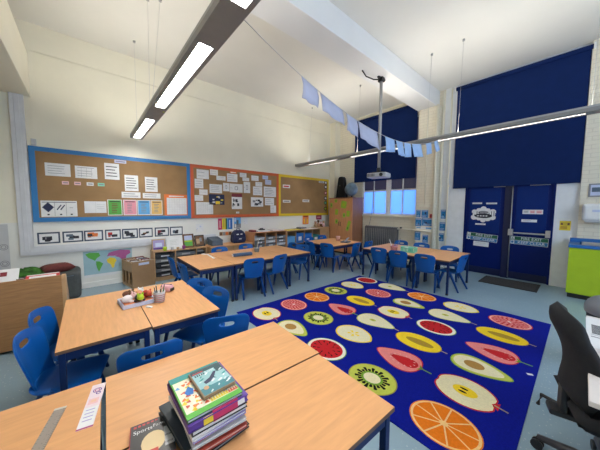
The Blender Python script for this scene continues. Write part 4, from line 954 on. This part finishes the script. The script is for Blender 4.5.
for i, (yy, zz, mt, l_, h_) in enumerate(((-.515,.461,SKYB,'light blue bin at the upper left',.22), (-.172,.461,BLUE,'royal blue bin second in the upper row',.30), (.172,.461,BLUE,'royal blue bin third in the upper row',.27), (.515,.461,TEAL,'teal bin at the upper right',.2), (-.515,.071,DGREY,'black bin at the lower left',.26), (-.172,.071,BLUE,'bright blue bin second in the lower row',.30), (.172,.071,NAVY,'navy bin third in the lower row',.30), (.515,.071,DGREY,'dark bin at the lower right',.24))):
    tray('storage_bin', l_+' of the pale shelf unit', -5.62, 5.065+yy, zz, .29, .38, h_, mt, 'bins in the pale shelf unit', PAPER, i not in (0, 4, 7))
# loose papers on top
def stack(name, label, cat, x, y, z, sx, sy, h, mt, rz=0, bev=.002, group=None):
    o = MB().box((-sx/2,-sy/2,0), (sx/2,sy/2,h), mt).build(name, bevel=bev); o.location = (x, y, z); o.rotation_euler.z = rz; return tag(o, label, cat, group)
stack('paper_pile', 'low pile of white papers on the left of the reddish tray unit', 'paper', -5.80, 3.62, .88, .30, .42, .03, PAPER, .1)
stack('folder', 'maroon folder at the left edge of the reddish tray unit top', 'folder', -5.80, 3.35, .88, .22, .10, .05, MAROON, .05)
stack('paper_pile', 'pinkish white paper pile on the right of the reddish unit', 'paper', -5.78, 4.10, .88, .32, .38, .025, c('pinkish_paper', .75,.66,.62), -.08)
o = MB().box((-.05,-.08,0), (.05,.08,.03), BLACK).box((-.02,-.06,.03), (.03,.03,.055), DGREY).build('stapler', bevel=.01); o.location = (-5.82, 3.66, .912); tag(o, 'small black stapler lying on the white paper pile', 'stapler')
stack('backing_paper_sheet', 'bright yellow sheet lying on the left half of the pale shelf unit', 'paper', -5.79, 4.72, .86, .36, .62, .006, YEL, 0)
stack('paper_pile', 'pale papers on the right half of the pale shelf unit', 'paper', -5.79, 5.42, .86, .34, .50, .012, c('pinkish_paper', .75,.66,.62), 0)
stack('tool_box', 'small grey box on the pale shelf unit below the orange poster', 'box', -5.88, 5.18, .866, .20, .26, .05, GREY, .05, .006)
# toy figures near the corner
FIGC = [TAN, c('figure_skin', .55, .30, .18), BROWN, LPINK]
for i, (yy, h_) in enumerate(((5.88, .19), (6.01, .24), (6.14, .17), (6.27, .20))):
    t = thing('toy_figure', '%s small brownish soft toy under the maroon banner near the corner' % ['leftmost','second and tallest','third and shortest','rightmost'][i], 'toy', (-5.95, yy, .872), 0, 'soft toys by the corner')
    MB().ball((0,0,h_*.33), .055, .05, h_*.33, FIGC[i]).build('body', t); MB().ball((0,0,h_*.80), .042, .042, .045, FIGC[(i+1) % 4]).ball((0,-.035,h_*.80+.038), .014, .014, .016, BROWN, 8, 5).ball((0,.035,h_*.80+.038), .014, .014, .016, BROWN, 8, 5).build('head', t)
    for s in (-1, 1): MB().ball((.04, s*.03, .018), .035, .018, .018, FIGC[i], 8, 5).build('foot', t)
t = thing('corner_cabinet', 'narrow cabinet in the corner carrying the toy figures', 'cabinet', (-5.93, 6.08, 0))
MB().box((-.15,-.27,0), (.15,.27,.85), WOODL).build('carcass', t, bevel=.003); MB().box((-.16,-.28,.85), (.16,.28,.87), WOODL).build('worktop', t, bevel=.003); MB().box((.15,-.27,.06), (.165,.27,.84), WOODL).build('door', t, bevel=.003)

# ------------------------------------------------------------------ things on the left block of tables
t = thing('tray_of_toys', 'shallow white and grey-blue tray on the left tables holding small toys', 'tray', (-2.79, .335, TH), 1.66)
b = MB().box((-.13,-.115,0), (.13,.115,.008), SLATE)
b.box((-.135,-.125,0), (-.12,.125,.035), PAPERB).box((.12,-.125,0), (.135,.125,.035), PAPERB).box((-.135,-.125,0), (.135,-.11,.035), PAPERB).box((-.135,.11,0), (.135,.125,.035), PAPERB)
b.build('tray_body', t, bevel=.003); MB().box((-.115,-.105,.008), (.115,.105,.030), c('salmon_card', .75,.25,.10)).build('card_liner', t, bevel=.002)
def soft_toy(label, x, y, m1, m2, s, rz, ears):
    t = thing('soft_toy', label, 'toy', (x, y, TH+.030), rz, 'toys in the tray')
    MB().ball((0,0,.035*s), .05*s, .035*s, .035*s, m1, 12, 8).build('body', t)
    MB().ball((.055*s,0,.05*s), .03*s, .03*s, .03*s, m2, 12, 8).build('head', t)
    for q in (-1, 1):
        MB().ball((.05*s, q*.02*s, .05*s+(.05 if ears else .03)*s), .008*s, .010*s, (.03 if ears else .012)*s, m2, 8, 6).build('ear', t)
        MB().ball((.02*s, q*.035*s, .012*s), .025*s, .012*s, .012*s, m1, 8, 6).build('leg', t)
soft_toy('white and pink soft toy at the near left of the tray', -2.75, .255, c('toy_white',.75,.68,.66), c('toy_pink',.75,.48,.48), 1.0, 1.9, False)
soft_toy('brown soft toy at the back left of the tray', -2.89, .27, c('toy_brown',.16,.06,.03), BROWN, 1.0, .6, False)
soft_toy('light orange soft toy at the back of the tray', -2.87, .36, c('toy_peach',.70,.32,.15), PAPER, .9, 2.6, False)
soft_toy('red soft toy on the right of the tray', -2.81, .415, RED, c('toy_red',.6,.1,.05), .95, .3, False)
soft_toy('black soft toy with lime head in the middle of the tray', -2.73, .345, BLACK, LIME, 1.0, .1, False)
def pot(label, x, y, z, r, h, mt, sticks, rim=None, name='pencil_pot', mesh=False, liner=None):
    t = thing(name, label, 'pot', (x, y, z))
    MB().lathe([(0,0),(r*.85,0),(r,h),(r-.004,h),(r*.85-.004,.006),(0,.006)], mt, n=20).build('pot_body', t)
    MB().lathe([(r-.005,h-.006),(r+.003,h-.006),(r+.003,h+.003),(r-.005,h+.003)], rim or mt, n=20).build('rim', t)
    if mesh:
        q = MB()
        for k in range(4): q.lathe([(r*.86+.145*k*r/3.2+.001, h*.2*(k+.6)),(r*.86+.145*k*r/3.2+.003, h*.2*(k+.6)),(r*.87+.145*k*r/3.2+.003, h*.2*(k+.6)+h*.07),(r*.87+.145*k*r/3.2+.001, h*.2*(k+.6)+h*.07)], liner or PAPER, n=20)
        q.build('band', t)
    return t
def pencil(label, x, y, z, dx, dy, L, mt, tip, r=.0045, group=None):
    d = Vector((dx, dy, 1)).normalized(); t = thing('pencil', label, 'pencil', (x, y, z), 0, group)
    MB().cyl((0,0,0), tuple(d*L*.88), r, mt, n=6).build('shaft', t); MB().cyl(tuple(d*L*.88), tuple(d*L), r, tip, r1=.001, n=6).build('tip', t)
    return t
pot('white patterned wire pot of pens on the left tables beside the toy tray', -2.67, .505, TH, .05, .10, c('pot_pale',.55,.54,.54), 0, LGREY, mesh=True, liner=c('pot_stripe',.5,.2,.2))
for k, (a_, m1, nm) in enumerate(((0.1, BLACK, 'black pen leaning left'), (1.3, DGREEN, 'dark green pencil'), (2.4, TAN, 'plain wooden pencil'), (3.6, BLACK, 'black pen leaning towards the rug'), (4.8, SLATE, 'slate blue pen'))):
    pencil(nm+' in the white wire pot on the left tables', -2.67+.02*math.cos(a_), .505+.02*math.sin(a_), TH+.007, .16*math.cos(a_), .16*math.sin(a_), .15+.015*(k % 2), m1, LGREY if m1 is BLACK else BLACK, .005, 'pens in the white wire pot')
t = thing('pencil_case', 'small pink rounded pencil case at the far end of the left tables', 'case', (-2.96, .635, TH), .7)
MB().box((-.065,-.045,0), (.065,.045,.075), c('case_pink',.74,.40,.44)).build('body', t, bevel=.03, seg=4); MB().tube([(-.06,0,.076),(.06,0,.076)], .004, BLACK, 6).build('zip', t); MB().box((.062,-.03,.01), (.068,.03,.04), BLACK).build('end_patch', t)
o = MB().box((-.03,-.012,0), (.03,.012,.012), PAPER).build('eraser', bevel=.003); o.location = (-2.575, .40, TH); o.rotation_euler.z = .6; tag(o, 'tiny white eraser on the left tables in front of the toy tray', 'eraser')

# ------------------------------------------------------------------ things on the other tables
t = thing('pencil_case', 'long slate blue pencil case on the middle row of tables', 'case', (-4.20, 2.21, TH), 1.45)
MB().box((-.19,-.05,0), (.19,.05,.06), c('case_slate',.05,.10,.20,.7)).build('body', t, bevel=.025, seg=4); MB().tube([(-.18,0,.061),(.18,0,.061)], .004, SILVER, 6).build('zip', t); MB().box((-.196,-.03,.01), (-.188,.03,.045), PAPER).build('end_patch', t)
b = MB().box((-.25,-.018,0), (.25,.018,.004), PAPER)
for k in range(24): b.box((-.24+.02*k, .004, .004), (-.239+.02*k, .018, .0045), INK)
o = b.build('ruler'); o.location = (-4.55, 1.73, TH); o.rotation_euler.z = -.12; tag(o, 'white ruler lying across the near table of the middle row', 'ruler')
o = MB().box((-.05,-.03,0), (.05,.03,.012), PAPER).build('name_card', bevel=.002); o.location = (-4.80, 1.70, TH); o.rotation_euler.z = .4; tag(o, 'small white card beside the ruler on the middle row', 'card')
CLEAR = mat('clear_plastic', (.62,.66,.68), .15, trans=.7)
pot('clear plastic pot of long pencils on the middle row', -4.38, 2.63, TH, .055, .09, CLEAR, 0, LGREY)
for k, (a_, m1, nm) in enumerate(((2.2, c('pencil_cream',.6,.55,.4), 'long cream pencil leaning wall-ward'), (.9, SLATE, 'slate pencil leaning far right'), (1.6, PURPLE, 'short purple pencil'), (4.2, DGREEN, 'short green pencil'))):
    pencil(nm+' in the clear pot on the middle row', -4.38+.015*math.cos(a_), 2.63+.015*math.sin(a_), TH+.007, .28*math.cos(a_), .28*math.sin(a_), (.27,.28,.17,.15)[k], m1, BLACK, .008, 'pencils in the clear pot')
pot('pinkish plastic pot on the wardrobe tables', -4.42, 5.25, TH, .06, .13, c('pot_pink',.62,.33,.27), 0, LPINK)
t = thing('tablet_stand', 'grey flat box with a tilted plate on the wardrobe tables', 'stand', (-4.10, 5.18, TH), .3)
MB().box((-.10,-.12,0), (.10,.12,.03), SLATE).build('base', t, bevel=.005); q = MB(); q.M = Matrix.Translation((0,0,.03)) @ Matrix.Rotation(R(35), 4, 'Y'); q.box((-.004,-.09,-.0), (.004,.09,.12), LGREY); q.build('plate', t, bevel=.002)
pot('red and clear pot of pencils on the table before the posters pillar', -2.67, 5.06, TH, .075, .10, c('pot_red',.52,.10,.12), 0, LPINK, mesh=True, liner=c('pot_redpale',.7,.45,.42))
pencil('thick white pen in the red pot, leaning left', -2.69, 5.05, TH+.007, -.30, -.16, .26, PAPER, LGREY, .011); pencil('thin grey pencil in the red pot, leaning right', -2.64, 5.08, TH+.007, .22, .34, .28, GREY, BLACK, .005); pencil('blue pen standing in the red pot', -2.66, 5.07, TH+.007, .03, .05, .17, BLUE, NAVY, .009)
t = thing('basket', 'mint green plastic basket on the table before the posters pillar', 'basket', (-2.36, 5.10, TH), .15)
b = MB(); 
for z0_, z1_, sx, sy in ((0,.006,.13,.10),): b.box((-sx,-sy,z0_), (sx,sy,z1_), MINT)
for s in (-1, 1):
    b.box((-.135, s*.105-.004, 0), (.135, s*.105+.004, .025), MINT).box((-.135, s*.105-.004, .085), (.135, s*.105+.004, .105), MINT)
    b.box((s*.135-.004, -.105, 0), (s*.135+.004, .105, .025), MINT).box((s*.135-.004, -.105, .085), (s*.135+.004, .105, .105), MINT)
    for k in range(10): b.box((-.13+.0285*k, s*.105-.003, .02), (-.113+.0285*k, s*.105+.003, .09), MINT)
    for k in range(7): b.box((s*.135-.003, -.10+.03*k, .02), (s*.135+.003, -.083+.03*k, .09), MINT)
b.build('basket_body', t, bevel=.002)
for s in (-1, 1): MB().box((s*.145-.012,-.05,.095), (s*.145+.012,.05,.108), MINT).build('handle', t, bevel=.003)
for k, (dx, dy, mt, nm) in enumerate(((-.05,-.03,PAPER,'white'), (.05,-.02,c('box_teal',.05,.35,.30),'teal'), (0,.05,MINT,'mint'))):
    stack('small_box', nm+' small box inside the mint basket', 'box', -2.36+dx, 5.10+dy, TH+.006, .085, .055, .095, mt, .15+.1*k, .004)

# ------------------------------------------------------------------ foreground: ruler and card strip
t = thing('ruler', 'clear grey ruler on the bottom left table', 'ruler', (-1.375, -.165, TH), -.24)
b = MB().box((-.155,-.021,0), (.155,.021,.003), c('ruler_clear', .33,.28,.24,.25))
for k in range(31): b.box((-.15+.01*k, .021-(.012 if k % 5 == 0 else .007), .003), (-.149+.01*k, .021, .0034), INKD)
for k in range(16): b.box((-.15+.02*k, -.021, .003), (-.149+.02*k, -.014, .0034), INKD)
for k in range(14): b.text(str(k+1), .006, Matrix.Translation((-.14+.02*k, .004, .0034)), INKD)
b.build('blade', t); MB().box((-.158,-.021,0), (-.146,.021,.0036), c('ruler_end', .62,.58,.50,.4)).build('end_strip', t)
b = MB().box((-.15,-.028,0), (.15,.028,.0012), c('strip_pink', .80,.66,.70))
b.box((.02,-.026,.0012), (.149,.026,.0016), PAPER)
ST = c('strip_magenta', .42,.06,.22)
for ring in ((-.10,.0,.018,PURPLE), (-.10,0,.011,ST), (-.075,.008,.010,PURPLE)):
    P = [(ring[0]+ring[2]*math.cos(k*math.pi/8), ring[1]+ring[2]*math.sin(k*math.pi/8)) for k in range(16)]
    Q = [(ring[0]+(ring[2]-.004)*math.cos(k*math.pi/8), ring[1]+(ring[2]-.004)*math.sin(k*math.pi/8)) for k in range(16)]
    for k in range(16): b.add([(*P[k],.0018),(*P[(k+1)%16],.0018),(*Q[(k+1)%16],.0018),(*Q[k],.0018)], [(0,1,2,3)], ring[3])
b.box((-.04,-.02,.0012), (.0,.018,.0017), LPINK).box((-.03,-.012,.0017), (-.012,.01,.002), c('strip_peach',.8,.5,.35))
for k in range(4): b.box((.035+.022*k,-.018,.0016), (.040+.022*k,.016,.0019), LILAC)
b.box((.142,-.028,.0012), (.15,.028,.0018), ST)
b.flat = True
o = b.build('bookmark'); o.location = (-1.462, -.016, TH); o.rotation_euler.z = -.20; tag(o, 'pink and white patterned bookmark strip across the gap of the bottom left tables', 'bookmark')

# ------------------------------------------------------------------ pile of books on the nearest tables
PX, PY = -1.005, .345
def pbook(name, label, z, h, L, Wd, cov, dx=0, dy=0, rz=0, pages=PAPER, art=None, soft=False):
    # local x = across (world +Y), local y = up the cover (world -X)
    t = thing(name, label, 'book', (PX+dx, PY+dy, z), math.pi/2+rz, 'pile of books and folders')
    hx, hy = Wd/2, L/2; ct = min(.003, h*.25)
    b = MB().box((-hx,-hy,0), (hx,hy,ct), cov).box((-hx,-hy,h-ct), (hx,hy,h), cov).box((-hx,-hy,0), (-hx+ct,hy,h), cov)
    b.build('cover', t, bevel=.0008)
    MB().box((-hx+ct,-hy+.004,ct), (hx-.004,hy-.004,h-ct), pages).build('pages', t)
    if art:
        q = MB(); q.flat = True; art(q, hx, hy, h); q.build('cover_print', t)
    return t
z = TH
DT = c('dark_teal_cover', .012, .03, .045, .5)
seq = [('ring_binder', 'black folder at the very bottom of the book pile', .016, .30, .23, BLACK, -.01, .012, .07, GREY), ('exercise_book', 'dark teal exercise book second from the bottom of the pile', .012, .29, .23, DT, -.035, -.012, .12, PAPER),
 ('exercise_book', 'red edged book in the lower part of the pile', .016, .28, .21, c('brick_red',.40,.06,.04), .01, .015, -.02, c('pink_pages',.7,.42,.38)), ('exercise_book', 'dark teal exercise book in the middle of the pile', .012, .29, .23, DT, -.03, -.014, .09, PAPER),
 ('picture_book', 'grey paperback in the middle of the pile', .014, .27, .21, LGREY, .01, .015, -.04, PAPER), ('picture_book', 'red and white paperback between grey and lilac ones in the pile', .013, .265, .205, c('brick_red',.40,.06,.04), -.004, .01, .06, PAPER), ('picture_book', 'pale lilac paperback above the grey one in the pile', .014, .27, .21, LILAC, .008, .012, .0, PAPER),
 ('folder', 'white paper wallet in the pile below the dark book', .016, .27, .22, PAPER, .006, .006, .05, PAPER), ('exercise_book', 'black glossy book just under the purple folder', .020, .27, .215, BLACK, .012, .014, -.02, PAPER),
 ('folder', 'purple folder near the top of the book pile', .026, .285, .235, PURPLE, .002, .008, .01, c('purple_pages',.13,.06,.34))]
for nm, lab, h, L, Wd, cov, dx, dy, rz, pg in seq:
    pbook(nm, lab, z, h, L, Wd, cov, dx, dy, rz, pg); z += h
def flat(q, pts, zz, mt): q.poly(pts, zz, mt)
def art_comic(q, hx, hy, h):
    z1 = h+.0004; L_ = lambda k: h+.0004+.0002*k
    R4 = lambda x0,y0,x1,y1,k,mt: flat(q, [(x0*hx,y0*hy),(x1*hx,y0*hy),(x1*hx,y1*hy),(x0*hx,y1*hy)], L_(k), mt)
    R4(-1,-1,1,1,0,c('comic_green',.10,.42,.05)); R4(-.95,-.80,.95,.70,1,c('comic_cream',.80,.76,.58)); R4(-1,.72,1,1,1,TEAL); R4(-.2,.78,.9,.92,2,c('comic_dark',.02,.10,.10))
    rr = random.Random(4)
    for k in range(64):
        x, y = -.88+(1.0 if k % 3 else 1.6)*rr.random(), -.75+1.35*rr.random(); r = .03+.085*rr.random(); a0 = rr.random()*3
        mt = [c('comic_red',.62,.10,.05), ORANGE, YEL, SKYB, c('comic_cream2',.85,.82,.70), c('comic_red',.62,.10,.05)][k % 6]
        flat(q, [(x*hx+r*hx*math.cos(a0+j*1.05)*(.6+.4*(j % 2)), y*hy+r*hx*math.sin(a0+j*1.05)*(.6+.4*(j % 2))) for j in range(6)], L_(2+k*.09), mt)
    flat(q, [(-.72*hx,.05*hy),(-.52*hx,.30*hy),(-.38*hx,.10*hy),(-.46*hx,-.12*hy),(-.66*hx,-.10*hy)], L_(8), BLUE)
    for k in range(11): x = -.1+.095*k; flat(q, [(x*hx,-.78*hy),((x+.10)*hx,-.78*hy),((x+.05)*hx,(-.62+.1*rr.random())*hy)], L_(8), YEL if k < 7 else c('comic_red',.62,.10,.05))
pbook('comic_book', 'green bordered comic book second from the top of the pile', z, .016, .265, .215, c('comic_edge',.02,.06,.02), 0, .0, .0, PAPER, art_comic); z += .016+.0036
def art_small(q, hx, hy, h):
    L_ = lambda k: h+.0004+.0002*k
    R4 = lambda x0,y0,x1,y1,k,mt: flat(q, [(x0*hx,y0*hy),(x1*hx,y0*hy),(x1*hx,y1*hy),(x0*hx,y1*hy)], L_(k), mt)
    R4(-.93,-.95,.97,.97,0,c('sea_pale',.30,.52,.54)); R4(-.93,.72,.97,.97,1,c('sea_dark',.03,.08,.09)); R4(-.93,-.95,.97,-.45,1,c('sea_deep',.06,.22,.25)); R4(.5,.3,.97,.72,1,c('sea_dark',.03,.08,.09))
    R4(-.85,.76,-.2,.84,2,c('title_red',.55,.05,.05))
    rr = random.Random(8)
    for k in range(18):
        x, y = -.9+1.6*rr.random(), -.9+1.5*rr.random(); w_ = .1+.25*rr.random()
        flat(q, [(x*hx,y*hy),((x+w_)*hx,(y+.12)*hy),((x+w_*1.3)*hx,(y+.05)*hy),((x+w_*.4)*hx,(y-.05)*hy)], L_(2+.1*k), [PAPER, TEAL, c('sea_pale2',.55,.68,.68)][k % 3])
    flat(q, [(-.55*hx,-.05*hy),(-.1*hx,.1*hy),(.30*hx,.42*hy),(.5*hx,.40*hy),(.15*hx,.02*hy),(-.2*hx,-.22*hy),(-.5*hx,-.25*hy)], L_(5), c('creature_dark',.03,.04,.09))
    flat(q, [(-.05*hx,.05*hy),(.25*hx,-.15*hy),(.1*hx,.12*hy)], L_(5), c('creature_dark',.03,.04,.09))
    flat(q, [(-.60*hx+.16*hx*math.cos(k*.785), -.50*hy+.14*hy*math.sin(k*.785)) for k in range(8)], L_(6), c('shell_tan',.55,.32,.16))
    q.text('Lost', hx*.34, Matrix.Translation((.15*hx, .60*hy, L_(7))), PAPER)
    for k in range(5): R4(-.80+.13*k, .50, -.72+.13*k, .66, 6, c('sea_dark',.03,.08,.09))
pbook('chapter_book', 'small paperback with blue-green sea cover lying on top of the pile', z, .014, .175, .135, c('small_cover_edge',.30,.20,.12), -.005, .033, .03, TAN, art_small)
# loose papers and a pink flower tab between the comic and the purple folder
o = MB().box((-.02,-.05,0), (.02,.05,.004), c('hot_pink',.55,.03,.13)).box((-.012,-.085,0), (.014,-.05,.004), YEL).box((-.01,.05,0), (.012,.08,.004), PAPER).build('page_tab'); o.location = (PX+.139, PY+.03, z-.0196-.012); o.rotation_euler.y = R(80); tag(o, 'pink, yellow and white page tab hanging between comic and purple folder', 'tab')
def art_black(q, hx, hy, h):
    L_ = lambda k: h+.0004+.0002*k
    R4 = lambda x0,y0,x1,y1,k,mt: flat(q, [(x0*hx,y0*hy),(x1*hx,y0*hy),(x1*hx,y1*hy),(x0*hx,y1*hy)], L_(k), mt)
    R4(-.97,-.97,1,1,0,c('cover_black',.025,.022,.022,.35))
    q.text('Sports', hx*.34, Matrix.Translation((-.42*hx, .58*hy, L_(2))), PAPER); q.text('Family', hx*.30, Matrix.Translation((.42*hx, .62*hy, L_(2))), PAPER)
    for k in range(6): R4(-.85+.2*k, .80+.01*k, -.72+.2*k, .92, 2, c('title_red',.55,.05,.05))
    flat(q, [(.05*hx+.55*hx*math.cos(k*.3927), -.15*hy+.50*hy*math.sin(k*.3927)) for k in range(16)], L_(1), c('figure_cream',.75,.58,.32))
    R4(-.5,-1,.25,-.5,2,c('figure_red',.6,.08,.05)); R4(.55,-.6,.98,.35,2,LGREY)
    for k in range(12): R4(.57+.06*(k % 6), -.5+.35*(k//6), .60+.06*(k % 6), -.42+.35*(k//6), 3, BLACK)
t = pbook('chapter_book', 'black covered paperback with red edge lying flat beside the pile', TH, .024, .20, .150, c('cover_red',.42,.03,.03), -.05, -.188, -.16, PAPER, art_black)

# ------------------------------------------------------------------ right edge: desk, office chair, bin, green unit
t = thing('desk', 'pale pinkish-white desk at the right edge behind the office chair', 'desk', (.72, 2.26, 0))
DW = c('desk_white', .74, .68, .64, .35)
MB().box((-.655,-.65,.695), (.655,.65,.72), DW).build('desktop', t, bevel=.003)
for s in (-1, 1): MB().box((s*.60-.02, -.60, 0), (s*.60+.02, -.54, .695), GREYM).build('leg', t, bevel=.004) if s > 0 else MB().box((-.60,.54,0), (-.56,.60,.695), GREYM).build('leg', t, bevel=.004)
MB().box((.56,.54,0), (.60,.60,.695), GREYM).build('leg', t, bevel=.004)
MB().box((-.60,.56,.30), (.60,.575,.69), DW).build('modesty_panel', t, bevel=.002)
b = MB().box((-.20,-.30,0), (.20,.30,.0015), PAPER)
for k in range(9): b.box((-.175,-.05+.022*k,.0015), (.16-.03*(k % 3),-.034+.022*k,.0019), INKD)
b.box((-.18,-.12,.0015), (.16,-.105,.0019), GREY); b.box((-.18,-.075,.0015), (.16,-.068,.0019), GREY)
b.add([(-.20,-.19,0), (-.245,-.155,0), (-.20,-.12,0), (-.20,-.19,.0015), (-.245,-.155,.0015), (-.20,-.12,.0015)], [(0,1,2),(3,5,4),(0,3,4,1),(1,4,5,2),(2,5,3,0)], PAPER)
o = b.build('printed_sheet'); o.location = (.262, 2.56, .72); o.rotation_euler.z = 0; tag(o, 'large white sheet with dark printed block on the pale desk', 'paper')

t = thing('office_chair', 'black office swivel chair seen from its side at the right edge', 'office chair', (.20, 2.10, 0), R(-76))
def pad(sx, sy, sz, n, fn, mt):
    b = MB(); vs = []; fs = []
    for s in (1, -1):
        for i in range(n+1):
            for j in range(n+1):
                u, v = -1+2*i/n, -1+2*j/n; vs.append(fn(u, v, s))
    m_ = (n+1)**2
    for q in (0, m_):
        for i in range(n):
            for j in range(n): fs.append((q+i*(n+1)+j, q+i*(n+1)+j+1, q+(i+1)*(n+1)+j+1, q+(i+1)*(n+1)+j))
    b.add(vs, fs, mt, True); return b
def back_fn(u, v, s):
    k = max(0, (1-u**6)*(1-v**6))**.45; tt = (v+1)/2
    hw = .215-.05*tt**3-.02*(1-tt)**2
    lum = -.045*math.sin(math.pi*min(1, tt*1.25))      # lumbar bulge forward then lean back
    return (u*hw, -.215-.055*tt**1.6-lum + .05*u*u + s*.045*k, .50+.50*tt - .05*(abs(u)**3)*tt)
pad(0,0,0,14, back_fn, BLACKF).build('backrest', t)
def seat_fn(u, v, s):
    k = max(0, (1-u**6)*(1-v**6))**.45
    return (u*.235, .02+v*.235, .455+s*.05*k - (.03*max(0, v)**3))
pad(0,0,0,14, seat_fn, BLACKF).build('seat', t)
MB().box((-.04,-.235,.36), (.04,-.205,.53), BLACK).box((-.05,-.28,.355), (.05,.05,.385), BLACK).box((-.12,-.10,.375), (.12,.12,.415), BLACK).build('back_bracket', t, bevel=.008)
MB().cyl((0,0,.09), (0,0,.24), .030, DGREY).cyl((0,0,.24), (0,0,.38), .016, SILVER).build('gas_column', t)
MB().tube([(-.06,-.22,.37), (-.14,-.28,.35), (-.16,-.29,.27)], .011, BLACK, 8).build('adjusting_lever', t)
for k in range(5):
    a_ = R(90+72*k+14); dx, dy = math.cos(a_), math.sin(a_)
    lg_ = MB().ring_tube([(0,0,.115), (dx*.15,dy*.15,.105), (dx*.31,dy*.31,.075)], [.032,.027,.018], DGREY, 8).build('base_leg', t)
    q = MB(); q.cyl((dx*.31-dy*.022, dy*.31+dx*.022, .03), (dx*.31-dy*.006, dy*.31+dx*.006, .03), .030, BLACK, n=14).cyl((dx*.31+dy*.006, dy*.31-dx*.006, .03), (dx*.31+dy*.022, dy*.31-dx*.022, .03), .030, BLACK, n=14).cyl((dx*.31,dy*.31,.03), (dx*.31,dy*.31,.075), .008, BLACK, n=8)
    q.build('castor', lg_)
MB().lathe([(0,.085),(.045,.085),(.045,.135),(.03,.15),(0,.15)], GREYM).build('hub', t)

t = thing('waste_bin', 'black bin with a domed grey lid behind the pale desk', 'bin', (.26, 3.66, 0))
MB().lathe([(0,0),(.15,0),(.185,.58),(.175,.58),(.145,.01),(0,.01)], BLACK, n=28).build('bin_body', t)
MB().lathe([(.195,.56),(.20,.565),(.20,.62),(.185,.66),(.15,.70),(.09,.73),(0,.74)], c('lid_grey',.22,.24,.28,.3), n=28).build('lid', t)
MB().box((-.08,-.18,.62), (.08,-.155,.68), DGREY).build('flap', t, bevel=.01)

t = thing('sink_unit', 'lime green low unit with blue top below the hand dryer', 'cabinet', (.40, 6.61, 0))
LG = c('unit_lime', .40, .56, .015, .4); UB = c('unit_blue', .02, .14, .42, .4)
MB().box((-.52,-.30,.08), (.52,.325,.88), LG).build('carcass', t, bevel=.003)
MB().box((-.50,-.27,0), (.50,.325,.08), BLACK).build('plinth', t)
for s in (-1, 1):
    d = MB().box((min(s*.003,s*.517), -.318, .09), (max(s*.003,s*.517), -.30, .87), LG).build('door', t, bevel=.002); MB().box((s*.04-.006,-.335,.60), (s*.04+.006,-.318,.72), SILVER).build('handle', d)
q = MB().box((-.53,-.33,.88), (.53,-.25,.93), UB).box((-.53,.27,.88), (.53,.325,1.0), UB).box((-.53,-.25,.88), (-.40,.27,.93), UB).box((.40,-.25,.88), (.53,.27,.93), UB).box((-.40,-.25,.88), (.40,.27,.895), UB)
q.build('worktop', t, bevel=.004)
MB().box((-.38,-.22,.895), (.38,.24,.90), SILVER).box((-.38,-.22,.90), (-.37,.24,.945), SILVER).box((.37,-.22,.90), (.38,.24,.945), SILVER).box((-.38,-.22,.90), (.38,-.21,.945), SILVER).box((-.38,.23,.90), (.38,.24,.945), SILVER).build('basin', t, bevel=.002)
